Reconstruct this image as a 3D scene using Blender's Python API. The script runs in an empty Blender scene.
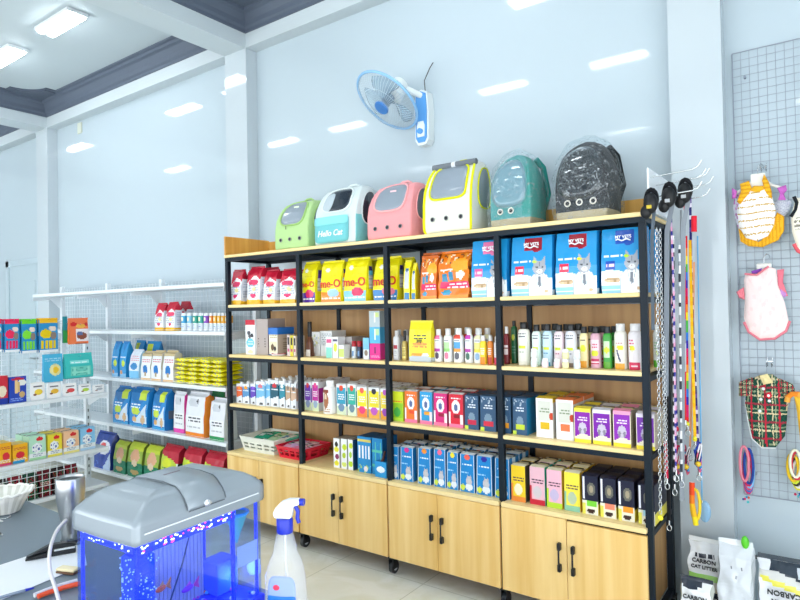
import bpy, math, random
from mathutils import Vector, Matrix, noise
R=random.Random(7)
COL=bpy.context.scene.collection
# ---------- camera model (also used to turn measured photo points into places) ----------
F=609.07; YAW,PIT,ROL=.6237,.0139,-.0202; CAM=Vector((.6961,-2.8,1.5217))
FW=Vector((-math.sin(YAW)*math.cos(PIT),math.cos(YAW)*math.cos(PIT),math.sin(PIT)))
_r=Vector((math.cos(YAW),math.sin(YAW),0)); _u=_r.cross(FW)
RT=_r*math.cos(ROL)+_u*math.sin(ROL); UP=_u*math.cos(ROL)-_r*math.sin(ROL)
def at(px,py,ax,val):
    d=FW+RT*((px-400)/F)+UP*((300-py)/F); i='xyz'.index(ax)
    return CAM+d*((val-CAM[i])/d[i])
def lin(c):
    if isinstance(c,str):
        c=[int(c[i:i+2],16)/255 for i in (0,2,4)]
    return tuple(x/12.92 if x<=.04045 else ((x+.055)/1.055)**2.4 for x in c[:3])
# ---------- materials ----------
_m={}
def mat(name,col=None,rough=.5,metal=0,spec=.5,coat=0,alpha=1,trans=0,ior=1.45,emit=None,es=0,bump=None,attr=False,sheen=0):
    if name in _m: return _m[name]
    m=bpy.data.materials.new(name); m.use_nodes=True; nt=m.node_tree; b=nt.nodes['Principled BSDF']
    I=b.inputs
    if col is not None: I['Base Color'].default_value=(*lin(col),1)
    I['Roughness'].default_value=rough; I['Metallic'].default_value=metal; I['Specular IOR Level'].default_value=spec
    I['Coat Weight'].default_value=coat; I['Alpha'].default_value=alpha; I['Transmission Weight'].default_value=trans; I['IOR'].default_value=ior
    I['Sheen Weight'].default_value=sheen
    if emit: I['Emission Color'].default_value=(*lin(emit),1); I['Emission Strength'].default_value=es
    if attr:
        a=nt.nodes.new('ShaderNodeAttribute'); a.attribute_name='Col'; nt.links.new(a.outputs['Color'],I['Base Color'])
    if bump:
        t=nt.nodes.new('ShaderNodeTexCoord'); n=nt.nodes.new('ShaderNodeTexNoise'); n.inputs['Scale'].default_value=bump[0]
        bp=nt.nodes.new('ShaderNodeBump'); bp.inputs['Strength'].default_value=bump[1]; bp.inputs['Distance'].default_value=bump[2] if len(bump)>2 else .01
        nt.links.new(t.outputs['Object'],n.inputs['Vector']); nt.links.new(n.outputs['Fac'],bp.inputs['Height']); nt.links.new(bp.outputs['Normal'],I['Normal'])
    _m[name]=m; return m
def wood(name,c1,c2,scale,rough=.45,axis='Z'):
    m=mat(name,c1,rough); nt=m.node_tree; b=nt.nodes['Principled BSDF']; N=nt.nodes.new; L=nt.links.new
    t=N('ShaderNodeTexCoord'); mp=N('ShaderNodeMapping'); s={'Z':(scale,scale,1.1),'X':(1.1,scale,scale)}[axis]
    mp.inputs['Scale'].default_value=s
    n1=N('ShaderNodeTexNoise'); n1.inputs['Scale'].default_value=1; n1.inputs['Detail'].default_value=5; n1.inputs['Distortion'].default_value=.4
    n2=N('ShaderNodeTexNoise'); n2.inputs['Scale'].default_value=.28; n2.inputs['Detail'].default_value=2
    mx=N('ShaderNodeMath'); mx.operation='ADD'; mx.use_clamp=False
    cr=N('ShaderNodeValToRGB'); cr.color_ramp.elements[0].position=.36; cr.color_ramp.elements[1].position=.64
    cr.color_ramp.elements[0].color=(*lin(c2),1); cr.color_ramp.elements[1].color=(*lin(c1),1)
    ml=N('ShaderNodeMath'); ml.operation='MULTIPLY'; ml.inputs[1].default_value=.5
    L(t.outputs['Object'],mp.inputs['Vector']); L(mp.outputs['Vector'],n1.inputs['Vector']); L(mp.outputs['Vector'],n2.inputs['Vector'])
    L(n1.outputs['Fac'],mx.inputs[0]); L(n2.outputs['Fac'],mx.inputs[1]); L(mx.outputs[0],ml.inputs[0]); L(ml.outputs[0],cr.inputs['Fac']); L(cr.outputs['Color'],b.inputs['Base Color'])
    return m
PAPER=mat('printed_card',rough=.42,attr=True,spec=.45)
GLOSS=mat('printed_film',rough=.22,attr=True,spec=.5,coat=.15,bump=(38,.28,.006))
PLAS=mat('coloured_plastic',rough=.3,attr=True)
CLOTH=mat('printed_cloth',rough=.85,attr=True,spec=.2,sheen=.1,bump=(120,.2,.003))
STEEL=mat('brushed_steel','b8bbbd',.28,1)
CHROME=mat('bright_wire_metal','d5d8da',.2,1)
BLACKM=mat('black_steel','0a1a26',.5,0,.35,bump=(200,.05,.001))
BLACKP=mat('black_plastic','15171a',.4)
WHITEM=mat('white_enamel','e6ecf0',.3)
GREYW=mat('grey_enamel_wire','9aa2b0',.35,.3)
WOOD=wood('light_oak_laminate','f8d692','e6b868',26)
WOODT=wood('light_oak_board','f2d69c','dfb878',26,axis='X')
WOODE=wood('pale_oak_edge','fae2a8','efd08c',26,axis='X')
WOODB=wood('brown_back_board','bf9864','a27a4c',22)
WOODS=wood('warm_side_board','e9b45c','c98a38',24)
WALLM=mat('glossy_white_wall','bbc9d1',.045,0,.5)
PILM=mat('glossy_white_pillar','c2ccd2',.07,0,.5)
CEILM=mat('ceiling_paint','c0cbd0',.6)
BEAMM=mat('beam_paint','c6d0d5',.5)
DARKM=mat('charcoal_cornice_paint','5a6474',.5,bump=(40,.05))
# ---------- mesh builder ----------
class MB:
    def __init__(s): s.v=[];s.f=[];s.c=[];s.sm=[];s.col=(.8,.8,.8)
    def C(s,c): s.col=lin(c); return s
    def add(s,vs,fs,cols=None,smooth=False,M=None):
        o=len(s.v)
        for p in vs: s.v.append(tuple(M@Vector(p)) if M else tuple(p))
        for i,f in enumerate(fs):
            s.f.append([o+k for k in f]); s.c.append(cols[i] if cols else s.col); s.sm.append(smooth)
        return s
    def box(s,a,b,bev=0,M=None):
        x0,x1=sorted((a[0],b[0]));y0,y1=sorted((a[1],b[1]));z0,z1=sorted((a[2],b[2]))
        if not bev:
            v=[(x0,y0,z0),(x1,y0,z0),(x1,y1,z0),(x0,y1,z0),(x0,y0,z1),(x1,y0,z1),(x1,y1,z1),(x0,y1,z1)]
            return s.add(v,[(0,3,2,1),(4,5,6,7),(0,1,5,4),(1,2,6,5),(2,3,7,6),(3,0,4,7)],M=M)
        q=bev; v=[];rings=[(z0,q),(z0+q,0),(z1-q,0),(z1,q)]
        for z,i in rings:
            c=q if i==0 else q
            X0,X1,Y0,Y1=x0+i,x1-i,y0+i,y1-i; k=q*.7
            v+=[(X0+k,Y0,z),(X1-k,Y0,z),(X1,Y0+k,z),(X1,Y1-k,z),(X1-k,Y1,z),(X0+k,Y1,z),(X0,Y1-k,z),(X0,Y0+k,z)]
        f=[tuple(range(7,-1,-1)),tuple(range(24,32))]
        for r in range(3):
            for i in range(8): f.append((r*8+i,r*8+(i+1)%8,r*8+8+(i+1)%8,r*8+8+i))
        return s.add(v,f,M=M)
    def cyl(s,p0,p1,r,n=8,r1=None,smooth=True,cap=True):
        p0=Vector(p0);p1=Vector(p1);r1=r if r1 is None else r1
        d=(p1-p0).normalized(); a=d.orthogonal().normalized(); b=d.cross(a)
        v=[];f=[]
        for p,q in((p0,r),(p1,r1)):
            for i in range(n):
                t=2*math.pi*i/n; v.append(p+(a*math.cos(t)+b*math.sin(t))*q)
        f=[(i,(i+1)%n,n+(i+1)%n,n+i) for i in range(n)]
        s.add(v,f,smooth=smooth)
        if cap: s.add([v[i] for i in range(n)],[tuple(range(n-1,-1,-1))]); s.add([v[n+i] for i in range(n)],[tuple(range(n))])
        return s
    def tube(s,pts,r,n=6,closed=False,colf=None,flat=None):
        P=[Vector(p) for p in pts]; L=len(P); v=[]; f=[]; cols=[]
        ref=None
        for i in range(L):
            t=(P[(i+1)%L]-P[i-1]) if (closed or 0<i<L-1) else ((P[1]-P[0]) if i==0 else (P[-1]-P[-2]))
            t.normalize()
            if ref is None: ref=t.orthogonal().normalized()
            if flat is not None: a=Vector(flat); a=(a-t*a.dot(t)).normalized()
            else: a=(ref-t*ref.dot(t)); a=a.normalized() if a.length>1e-5 else t.orthogonal().normalized()
            ref=a; b=t.cross(a); rr=r[i] if isinstance(r,(list,tuple)) and not flat else (r if not isinstance(r,(list,tuple)) else r)
            for k in range(n):
                q=2*math.pi*(k+(.5 if flat is not None else 0))/n
                if flat is not None: v.append(P[i]+a*math.cos(q)*r[0]+b*math.sin(q)*r[1])
                else: v.append(P[i]+(a*math.cos(q)+b*math.sin(q))*rr)
        for i in range(L if closed else L-1):
            j=(i+1)%L
            for k in range(n):
                f.append((i*n+k,i*n+(k+1)%n,j*n+(k+1)%n,j*n+k)); cols.append(colf(i/(L-1)) if colf else s.col)
        s.add(v,f,cols,smooth=(flat is None))
        if not closed: s.add(v[:n],[tuple(range(n-1,-1,-1))]); s.add(v[-n:],[tuple(range(n))])
        return s
    def ell(s,c,r,nu=12,nv=8,M=None,z0=-1,z1=1):
        v=[];f=[]
        for j in range(nv+1):
            z=z0+(z1-z0)*j/nv; ph=math.asin(max(-1,min(1,z))) if False else math.asin(z0)+(math.asin(z1)-math.asin(z0))*j/nv
            for i in range(nu):
                t=2*math.pi*i/nu; v.append((c[0]+r[0]*math.cos(ph)*math.cos(t),c[1]+r[1]*math.cos(ph)*math.sin(t),c[2]+r[2]*math.sin(ph)))
        for j in range(nv):
            for i in range(nu): f.append((j*nu+i,j*nu+(i+1)%nu,(j+1)*nu+(i+1)%nu,(j+1)*nu+i))
        return s.add(v,f,smooth=True,M=M)
    def lathe(s,prof,n=16,c=(0,0,0),M=None,colf=None,smooth=True):
        v=[];f=[];cols=[]
        for r,z in prof:
            for i in range(n):
                t=2*math.pi*i/n; v.append((c[0]+r*math.cos(t),c[1]+r*math.sin(t),c[2]+z))
        for j in range(len(prof)-1):
            for i in range(n): f.append((j*n+i,j*n+(i+1)%n,(j+1)*n+(i+1)%n,(j+1)*n+i)); cols.append(colf(j,i/n) if colf else s.col)
        s.add(v,f,cols,smooth=smooth,M=M)
        if prof[0][0]>1e-4: s.add(v[:n],[tuple(range(n-1,-1,-1))],M=M)
        if prof[-1][0]>1e-4: s.add(v[-n:],[tuple(range(n))],M=M)
        return s
    def prism(s,poly,y0,y1,M=None):   # poly in XZ, extruded along Y
        n=len(poly); v=[(x,y0,z) for x,z in poly]+[(x,y1,z) for x,z in poly]
        f=[tuple(range(n)),tuple(range(2*n-1,n-1,-1))]+[(i,n+i,n+(i+1)%n,(i+1)%n) for i in range(n)]
        return s.add(v,f,M=M)
    def mesh(s,name,m):
        me=bpy.data.meshes.new(name); me.from_pydata(s.v,[],s.f)
        a=me.color_attributes.new('Col','FLOAT_COLOR','CORNER'); d=[]
        for f,c in zip(s.f,s.c): d+=[c[0],c[1],c[2],1]*len(f)
        a.data.foreach_set('color',d)
        me.polygons.foreach_set('use_smooth',s.sm); me.materials.append(m); me.update(); return me
    def obj(s,name,m,parent=None,label=None,shadow=None):
        o=bpy.data.objects.new(name,s.mesh(name,m)); COL.objects.link(o)
        if parent: o.parent=parent
        if label: o['label']=label
        return o
def tag(o,label,cat,group=None):
    o['label']=label; o['category']=cat
    if group: o['group']=group
    return o
def thing(name,label,cat,loc=(0,0,0),rz=0,group=None):
    o=bpy.data.objects.new(name,None); COL.objects.link(o); o.empty_display_size=.05
    o.location=loc; o.rotation_euler=(0,0,rz); return tag(o,label,cat,group)
def struct(name,mb,m,parent=None):
    o=mb.obj(name,m,parent)
    if not parent: o['kind']='structure'
    return o
def dup(root,loc,label,group=None,rz=None):
    r=root.copy(); COL.objects.link(r); r.location=loc; r['label']=label
    if rz is not None: r.rotation_euler=(0,0,rz)
    if group: r['group']=group
    for ch in list(root.children):
        c=ch.copy(); COL.objects.link(c); c.parent=r
        for g in list(ch.children):
            d=g.copy(); COL.objects.link(d); d.parent=c
    return r
# ---------- printed art: shapes in (u,v) of the front, sampled per face ----------
def inside(poly,u,v):
    r=False; n=len(poly)
    for i in range(n):
        x0,y0=poly[i];x1,y1=poly[i-1]
        if (y0>v)!=(y1>v) and u<(x1-x0)*(v-y0)/(y1-y0)+x0: r=not r
    return r
def sample(art,u,v):
    if callable(art): return art(u,v)
    if isinstance(art,str): return art
    col=art[0]
    for s in art[1:]:
        k=s[0]
        if k=='r':
            if s[1]<=u<=s[3] and s[2]<=v<=s[4]: col=s[5]
        elif k=='e':
            if ((u-s[1])/s[3])**2+((v-s[2])/s[4])**2<=1: col=s[5]
        elif k=='p':
            if inside(s[1],u,v): col=s[2]
        elif k=='t':   # small print: broken rows of marks
            if s[1]<=u<=s[3] and s[2]<=v<=s[4]:
                a=int(u*22); b=int(v*28)
                if b%2==0 and (a*7919+b*104729)%5!=0: col=s[5]
        elif k=='b':   # bokeh of speckles
            if s[1]<=u<=s[3] and s[2]<=v<=s[4]:
                a=int(u*14); b=int(v*18); h=(a*7919+b*104729+a*b*31)%7
                if h<len(s[5]): col=s[5][h]
    return col
def catart(cu,cv,s,fur='9a9ea6',coat='eef2f6'):
    return [('e',cu,cv-.36*s,.335*s,.27*s,'a9b3bd'),('r',cu-.335*s,0,cu+.335*s,cv-.36*s,'a9b3bd'),('e',cu,cv-.36*s,.315*s,.255*s,coat),('r',cu-.315*s,0,cu+.315*s,cv-.36*s,coat),
      ('p',[(cu-.12*s,cv-.12*s),(cu-.10*s,cv-.12*s),(cu-.02*s,cv-.42*s),(cu-.04*s,cv-.42*s)],'aab4be'),('p',[(cu+.12*s,cv-.12*s),(cu+.10*s,cv-.12*s),(cu+.02*s,cv-.42*s),(cu+.04*s,cv-.42*s)],'aab4be'),
      ('p',[(cu-.03*s,cv-.17*s),(cu+.03*s,cv-.17*s),(cu+.045*s,cv-.36*s),(cu,cv-.42*s),(cu-.045*s,cv-.36*s)],'6c7480'),('e',cu+.2*s,cv-.5*s,.06*s,.035*s,'d8b48a'),('e',cu-.25*s,cv-.42*s,.012*s,.1*s,'9aa4ae'),
      ('p',[(cu-.17*s,cv+.06*s),(cu-.16*s,cv+.26*s),(cu-.04*s,cv+.14*s)],fur),('p',[(cu+.17*s,cv+.06*s),(cu+.16*s,cv+.26*s),(cu+.04*s,cv+.14*s)],fur),
      ('e',cu,cv,.19*s,.15*s,fur),('e',cu,cv+.09*s,.02*s,.05*s,'7d828a'),('e',cu-.08*s,cv+.02*s,.032*s,.018*s,'50545a'),('e',cu+.08*s,cv+.02*s,.032*s,.018*s,'50545a'),('e',cu,cv-.07*s,.085*s,.05*s,'d9dadd'),('e',cu,cv-.045*s,.02*s,.012*s,'8a5a5a')]
# ---------- loft: stacked rounded rings; sections are (z,w,d,round,yshift) ----------
def ringpts(nF,nS,nB):
    P=[]
    for i in range(nF): P.append((-1+2*i/nF,-1,'F',(i+.5)/nF))
    for i in range(nS): P.append((1,-1+2*i/nS,'R',(i+.5)/nS))
    for i in range(nB): P.append((1-2*i/nB,1,'B',(i+.5)/nB))
    for i in range(nS): P.append((-1,1-2*i/nS,'L',(i+.5)/nS))
    return P
def secat(secs,z):
    if z<=secs[0][0]: return secs[0][1:]
    for a,b in zip(secs,secs[1:]):
        if z<=b[0]:
            t=(z-a[0])/max(1e-9,b[0]-a[0]); return tuple(p+(q-p)*t for p,q in zip(a[1:],b[1:]))
    return secs[-1][1:]
def rpt(x,y,rnd):
    l=math.hypot(x,y); return (x*((1-rnd)+rnd/l),y*((1-rnd)+rnd/l)) if l else (0,0)
def surf(secs,u,v,off=0):
    z0,z1=secs[0][0],secs[-1][0]; z=z0+(z1-z0)*v; w,d,r,ys=secat(secs,z); x,y=rpt(-1+2*u,-1,r)
    return Vector((x*w/2,y*d/2+ys-off,z))
def loft(secs,front,side='ffffff',top=None,back=None,nF=14,nS=4,nV=18,wr=0,seed=0,smooth=False,mb=None,nB=3):
    mb=mb or MB(); secs=[tuple(s)+(0,)*(5-len(s)) for s in secs]
    z0,z1=secs[0][0],secs[-1][0]; zs=sorted(set([round(s[0],5) for s in secs]+[round(z0+(z1-z0)*k/nV,5) for k in range(nV+1)]))
    zz=[zs[0]]
    for z in zs[1:]:
        if z-zz[-1]>(z1-z0)/nV*.35 or any(abs(z-s[0])<1e-5 for s in secs): zz.append(z)
    P=ringpts(nF,nS,nB); n=len(P); vs=[];fs=[];cs=[]
    for z in zz:
        w,d,r,ys=secat(secs,z)
        for x,y,_,_ in P:
            a,b=rpt(x,y,r); p=Vector((a*w/2,b*d/2+ys,z))
            if wr:
                q=noise.noise_vector(Vector((p.x*22+seed*3.1,p.y*22+seed,z*16+seed*1.7)))*wr; t=(z-z0)/(z1-z0); q.z*=.5 if t>.1 else 0
                p+=q*min(1,t*6+.1)
            vs.append(p)
    for j in range(len(zz)-1):
        v=((zz[j]+zz[j+1])/2-z0)/(z1-z0)
        for i in range(n):
            fs.append((j*n+i,j*n+(i+1)%n,(j+1)*n+(i+1)%n,(j+1)*n+i)); _,_,k,u=P[i]
            cs.append(lin(sample(front if k=='F' else (back or side) if k=='B' else side,u,v)))
    mb.add(vs,fs,cs,smooth=smooth)
    tc=lin(top if isinstance(top,str) else sample(top or side,.5,.99)) if not(isinstance(top,(list,tuple)) and top[0]=='cells') else None
    if tc is None:    # printed top grid
        w,d,r,ys=secs[-1][1:]; nx,ny=6,top[2]; 
        for a in range(nx):
            for b in range(ny):
                x0,x1=-w/2+w*a/nx,-w/2+w*(a+1)/nx; y0,y1=-d/2+d*b/ny,-d/2+d*(b+1)/ny
                mb.add([(x0,y0+ys,z1),(x1,y0+ys,z1),(x1,y1+ys,z1),(x0,y1+ys,z1)],[(0,1,2,3)],[lin(top[1][(b+(a in(0,nx-1)))%len(top[1])])])
    else: mb.add(vs[-n:],[tuple(range(n))],[tc])
    mb.add(vs[:n],[tuple(range(n-1,-1,-1))],[lin(sample(side,.5,0))])
    return mb
def decal(secs,cu,cv,ru,rv,ex,off,th,mb=None,N=24,K=3,cols=None):   # a thin piece lying on the front of a loft
    mb=mb or MB(); secs=[tuple(s)+(0,)*(5-len(s)) for s in secs]
    def P(t,k,o):
        c,s=math.cos(t),math.sin(t); x=abs(c)**(2/ex)*(1 if c>=0 else -1); y=abs(s)**(2/ex)*(1 if s>=0 else -1)
        return surf(secs,cu+ru*x*k,cv+rv*y*k,o)
    vs=[P(0,0,off+th)];fs=[]
    for k in range(1,K+1):
        for i in range(N): vs.append(P(2*math.pi*i/N,k/K,off+th))
    for i in range(N): vs.append(P(2*math.pi*i/N,1,off-.002))
    for i in range(N): fs.append((0,1+i,1+(i+1)%N))
    for k in range(K):
        for i in range(N): a=1+k*N; fs.append((a+i,a+N+i,a+N+(i+1)%N,a+(i+1)%N))
    mb.add(vs,fs,smooth=True); return mb
def decal_edge(secs,cu,cv,ru,rv,ex,off,N=24):
    secs=[tuple(s)+(0,)*(5-len(s)) for s in secs]; o=[]
    for i in range(N):
        t=2*math.pi*i/N; c,s=math.cos(t),math.sin(t); o.append(surf(secs,cu+ru*abs(c)**(2/ex)*(1 if c>=0 else -1),cv+rv*abs(s)**(2/ex)*(1 if s>=0 else -1),off))
    return o
def letters(txt,size,loc,rot,m,parent,name='lettering',ext=.0006,align='CENTER',shear=0,sx=1):
    cu=bpy.data.curves.new(name,'FONT'); cu.body=txt; cu.size=size; cu.align_x=align; cu.align_y='CENTER'; cu.extrude=ext; cu.shear=shear; cu.offset=size*.02; cu.resolution_u=3
    t=bpy.data.objects.new('tmp',cu); COL.objects.link(t); bpy.context.view_layer.update()
    me=bpy.data.meshes.new_from_object(t.evaluated_get(bpy.context.evaluated_depsgraph_get())); bpy.data.objects.remove(t); bpy.data.curves.remove(cu)
    me.materials.clear(); me.materials.append(m)
    o=bpy.data.objects.new(name,me); COL.objects.link(o); o.location=loc; o.rotation_euler=rot; o.scale=(sx,1,1)
    if parent: o.parent=parent
    return o
UPR=(math.pi/2,0,0)
def ink(c): return mat('ink_'+c,c,.45)
# ---------- product kinds; every maker returns an Empty with its parts, base at z=0, front to -Y ----------
def bag(name,lab,cat,loc,w,d,h,front,side,topc=None,rz=0,wr=.006,group=None,seam=None,res=(22,28),tip=.0,full=.78,lean=0):
    t=thing(name,lab,cat,loc,rz,group); sd=R.random()*40
    secs=[(0,w*.96,d,.12,0),(h*.12,w,d,.16,0),(h*.45,w,d*.98,.2,lean*.4),(h*full,w*.985,d*.62,.2,lean*.8),(h*.93,w*.97,d*.2,.1,lean),(h*.955,w*.97,.006,0,lean)]
    loft(secs,front,side,nF=res[0],nV=res[1],wr=wr,seed=sd).obj('bag_body',GLOSS,t)
    s2=[(h*.95,w*.97,.006,0,lean),(h,w*.97,.004,0,lean+tip)]
    loft(s2,topc or sample(front,.5,.99),topc or sample(front,.5,.99),nF=6,nS=1,nV=2,wr=wr*.5,seed=sd).obj('top_seal',GLOSS,t)
    return t
def carton(name,lab,cat,loc,w,d,h,front,side,top=None,rz=0,group=None,taper=0,flap=None,res=(24,28),lip=None):
    t=thing(name,lab,cat,loc,rz,group)
    secs=[(0,w,d,0,0),(h,w*(1-taper),d*(1-taper*.5),0,d*taper*.25)]
    loft(secs,front,side,top=top,nF=res[0],nV=res[1],nS=3).obj('carton_body',PAPER,t)
    if flap:
        m=MB().C(flap); y0=-d/2+d*taper*.5; W=w*(1-taper)/2
        m.add([(-W,y0,h),(W,y0,h),(W*.96,y0+.25*d,h+.007),(-W*.96,y0+.25*d,h+.007),(-W,y0,h-.001),(W,y0,h-.001),(W*.96,y0+.25*d,h+.006),(-W*.96,y0+.25*d,h+.006)],
              [(0,1,2,3),(7,6,5,4),(0,4,5,1),(1,5,6,2),(2,6,7,3),(3,7,4,0)])
        m.obj('top_flap',PAPER,t)
    if lip:
        m=loft([(0,w+.002,.004,0,-d/2-.0022),(h*lip[0],w+.002,.004,0,-d/2-.0022)],lip[1],lip[1] if isinstance(lip[1],str) else lip[1][0],nF=12,nS=1,nV=6)
        m.obj('front_lip',PAPER,t)
    return t
def bottle(name,lab,cat,loc,w,h,front,side,cap,d=None,caph=.18,capw=.6,rz=0,group=None,shoulder=.1,rnd=.8,res=(18,26),pump=False):
    t=thing(name,lab,cat,loc,rz,group); d=d or w; b=h*(1-caph)
    secs=[(0,w*.92,d*.92,rnd),(h*.02,w,d,rnd),(b-h*shoulder,w,d,rnd),(b-h*shoulder*.35,w*.86,d*.86,rnd),(b,w*capw*.8,d*capw*.8,1)]
    loft(secs,front,side,nF=res[0],nV=res[1],nS=6,smooth=True,nB=6).obj('bottle_body',PLAS,t)
    m=MB().C(cap); r=w*capw/2
    m.lathe([(r*.96,b-.002),(r,b),(r,h*.985),(r*.9,h)],14)
    m.obj('cap',PLAS,t)
    return t
EXPO=0.98
# ================= the room =================
XL,XR,YF,YW,ZC,ZB=-10.2,2.3,-6.0,.56,3.93,3.64
def floor_mat():
    m=mat('cream_floor_tile','dcdccb',.22); nt=m.node_tree; b=nt.nodes['Principled BSDF']; N=nt.nodes.new; L=nt.links.new
    t=N('ShaderNodeTexCoord'); br=N('ShaderNodeTexBrick'); br.offset=0; br.inputs['Scale'].default_value=1
    br.inputs['Brick Width'].default_value=.6; br.inputs['Row Height'].default_value=.6; br.inputs['Mortar Size'].default_value=.003
    br.inputs['Color1'].default_value=(*lin('f2f1e8'),1); br.inputs['Color2'].default_value=(*lin('eeede6'),1); br.inputs['Mortar'].default_value=(*lin('cfcec2'),1)
    n=N('ShaderNodeTexNoise'); n.inputs['Scale'].default_value=3; n.inputs['Detail'].default_value=6; n.inputs['Distortion'].default_value=1.5
    cr=N('ShaderNodeValToRGB'); cr.color_ramp.elements[0].position=.42; cr.color_ramp.elements[0].color=(*lin('f4f3ea'),1); cr.color_ramp.elements[1].position=.6; cr.color_ramp.elements[1].color=(1,1,.98,1)
    mx=N('ShaderNodeMix'); mx.data_type='RGBA'; mx.blend_type='MULTIPLY'; mx.inputs[0].default_value=1
    L(t.outputs['Object'],br.inputs['Vector']); L(t.outputs['Object'],n.inputs['Vector']); L(n.outputs['Fac'],cr.inputs['Fac'])
    L(br.outputs['Color'],mx.inputs[6]); L(cr.outputs['Color'],mx.inputs[7]); L(mx.outputs[2],b.inputs['Base Color']); return m
struct('floor',MB().box((XL,YF,-.1),(XR,YW+.15,0)),floor_mat())
struct('ceiling',MB().box((XL,YF,ZC),(XR,YW+.15,ZC+.1)),CEILM)
struct('wall_back',MB().box((XL,YW,0),(XR,YW+.15,ZC)),WALLM)
struct('wall_left',MB().box((XL-.15,YF,0),(XL,YW+.15,ZC)),WALLM)
m=MB(); m.box((XR,-.9,0),(XR+.15,YW+.15,ZC)); m.box((XR,YF,2.75),(XR+.15,-.9005,ZC)); struct('wall_right',m,WALLM)  # unseen wall, left open below its lintel to brighten the right end
PB=[(-10.13,-9.87),(-6.765,-6.5),(-3.383,-3.12),(.037,.272)]
for i,(a,b) in enumerate(PB):
    struct('trim_%d'%(i+1),MB().box((a,.45,0),(b,YW,ZB)),PILM)
for i,(a,b) in enumerate(PB): struct('trim_%d'%(i+5),MB().box((a,YF,ZB),(b,YW,ZC)),BEAMM)
struct('trim_9',MB().box((XL,.45,ZB+.001),(XR,YW,ZC-.001)),BEAMM)
struct('trim_10',MB().box((XL,-3.75,ZB+.002),(XR,-3.5,ZC-.002)),BEAMM)
struct('added_front_lintel',MB().box((XL,YF-.12,2.95),(XR+.15,YF-.0005,ZC)),PILM)  # unseen lintel over the shop front, added to darken the upper wall
# charcoal cornice round every ceiling bay
def cornice(x0,x1,y0,y1):
    mb=MB(); prof=[(0,ZC-.175),(.012,ZC-.175),(.012,ZC-.15),(.028,ZC-.135),(.032,ZC-.10),(.06,ZC-.055),(.085,ZC-.045),(.088,ZC-.02),(.115,ZC-.012),(.115,ZC)]
    vs=[];n=len(prof)
    for i,(cx,cy,sx,sy) in enumerate(((x0,y0,1,1),(x1,y0,-1,1),(x1,y1,-1,-1),(x0,y1,1,-1))):
        for d,z in prof: vs.append((cx+sx*d,cy+sy*d,z))
    fs=[]
    for c in range(4):
        for k in range(n-1): fs.append((c*n+k,((c+1)%4)*n+k,((c+1)%4)*n+k+1,c*n+k+1))
    mb.add(vs,fs)
    for cx,cy,sx,sy in ((x0,y0,1,1),(x1,y0,-1,1),(x1,y1,-1,-1),(x0,y1,1,-1)):   # stepped concave corner pieces
        for rr,z0,z1 in ((.34,ZC-.012,ZC-.001),(.29,ZC-.022,ZC-.013)):
            pts=[(cx,cy)]
            ox,oy=cx+sx*(rr+.12),cy+sy*(rr+.12)
            arc=[(ox-sx*rr*.72*math.cos(t),oy-sy*rr*.72*math.sin(t)) for t in [k/8*math.pi/2 for k in range(9)]]
            poly=[(cx+sx*.08,cy+sy*.08),(cx+sx*.08,oy+0),]+[(ox-sx*rr*.72+0,oy)]+arc+[(ox,cy+sy*.08)]
            q=[(x,y) for x,y in poly]
            nn=len(q); v=[(x,y,z0) for x,y in q]+[(x,y,z1) for x,y in q]
            mb.add(v,[tuple(range(nn)),tuple(range(2*nn-1,nn-1,-1))]+[(i,nn+i,nn+(i+1)%nn,(i+1)%nn) for i in range(nn)])
    return mb
ti=11
for a,b in ((PB[0][1],PB[1][0]),(PB[1][1],PB[2][0]),(PB[2][1],PB[3][0]),(PB[3][1],XR)):
    for c,d in ((-3.5,.45),(YF,-3.75)):
        struct('trim_%d'%ti,cornice(a,b,c,d),DARKM); ti+=1
# pale door leaf and frame on the far wall
d=MB(); d.box((-7.83,.535,0),(-7.75,.559,2.21)); d.box((-6.93,.535,0),(-6.85,.559,2.21)); d.box((-7.83,.535,2.14),(-6.85,.559,2.21)); d.box((-7.75,.55,0),(-6.93,.559,2.14))
for z0,z1 in((.25,.95),(1.1,1.95)): d.box((-7.62,.545,z0),(-7.06,.551,z1),.004)
dr=struct('door_1',d,mat('pale_door_paint','b7c7cf',.35)); dr['kind']='structure'
k=MB(); k.cyl((-7.0,.545,1.02),(-7.0,.50,1.02),.012); k.cyl((-7.0,.505,1.02),(-7.1,.505,1.02),.009); k.obj('door_handle',STEEL,dr)
# lamps
LAMPM=mat('lit_lamp_diffuser','ffffff',.4,emit='f6fbff',es=13)
LL=[(-4.40,-.38),(-5.46,-.38),(-1.08,-.5),(-8.0,-.42),(-2.2,-2.1),(-.98,-2.12),(-4.42,-2.1),(-5.6,-2.08),(-8.1,-2.1),(1.3,-2.1),(-1.6,-4.6),(-4.9,-4.6),(.2,-4.7)]
def lamp_label(i,x,y):
    n=['ceiling LED batten nearest the back left corner of the coffer','ceiling LED batten cut by the left edge of the photo','ceiling LED batten above the carriers and wall fan','ceiling LED batten in the far left coffer']
    return n[i] if i<4 else 'ceiling LED batten seen only as a reflection in the glossy wall'
lp=None
for i,(x,y) in enumerate(LL):
    if lp is None:
        lp=thing('ceiling_lamp',lamp_label(0,x,y),'ceiling light',(x,y,ZC),0,'white LED battens on the ceiling')
        MB().box((-.28,-.085,-.03),(.28,.085,-.0005),.004).obj('housing',WHITEM,lp)
        m=MB()
        for s in(-1,1): m.box((-.265,s*.04-.030,-.05),(.265,s*.04+.030,-.0305),.008)
        m.obj('diffuser',LAMPM,lp)
    else: dup(lp,(x,y,ZC),lamp_label(i,x,y))
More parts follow.
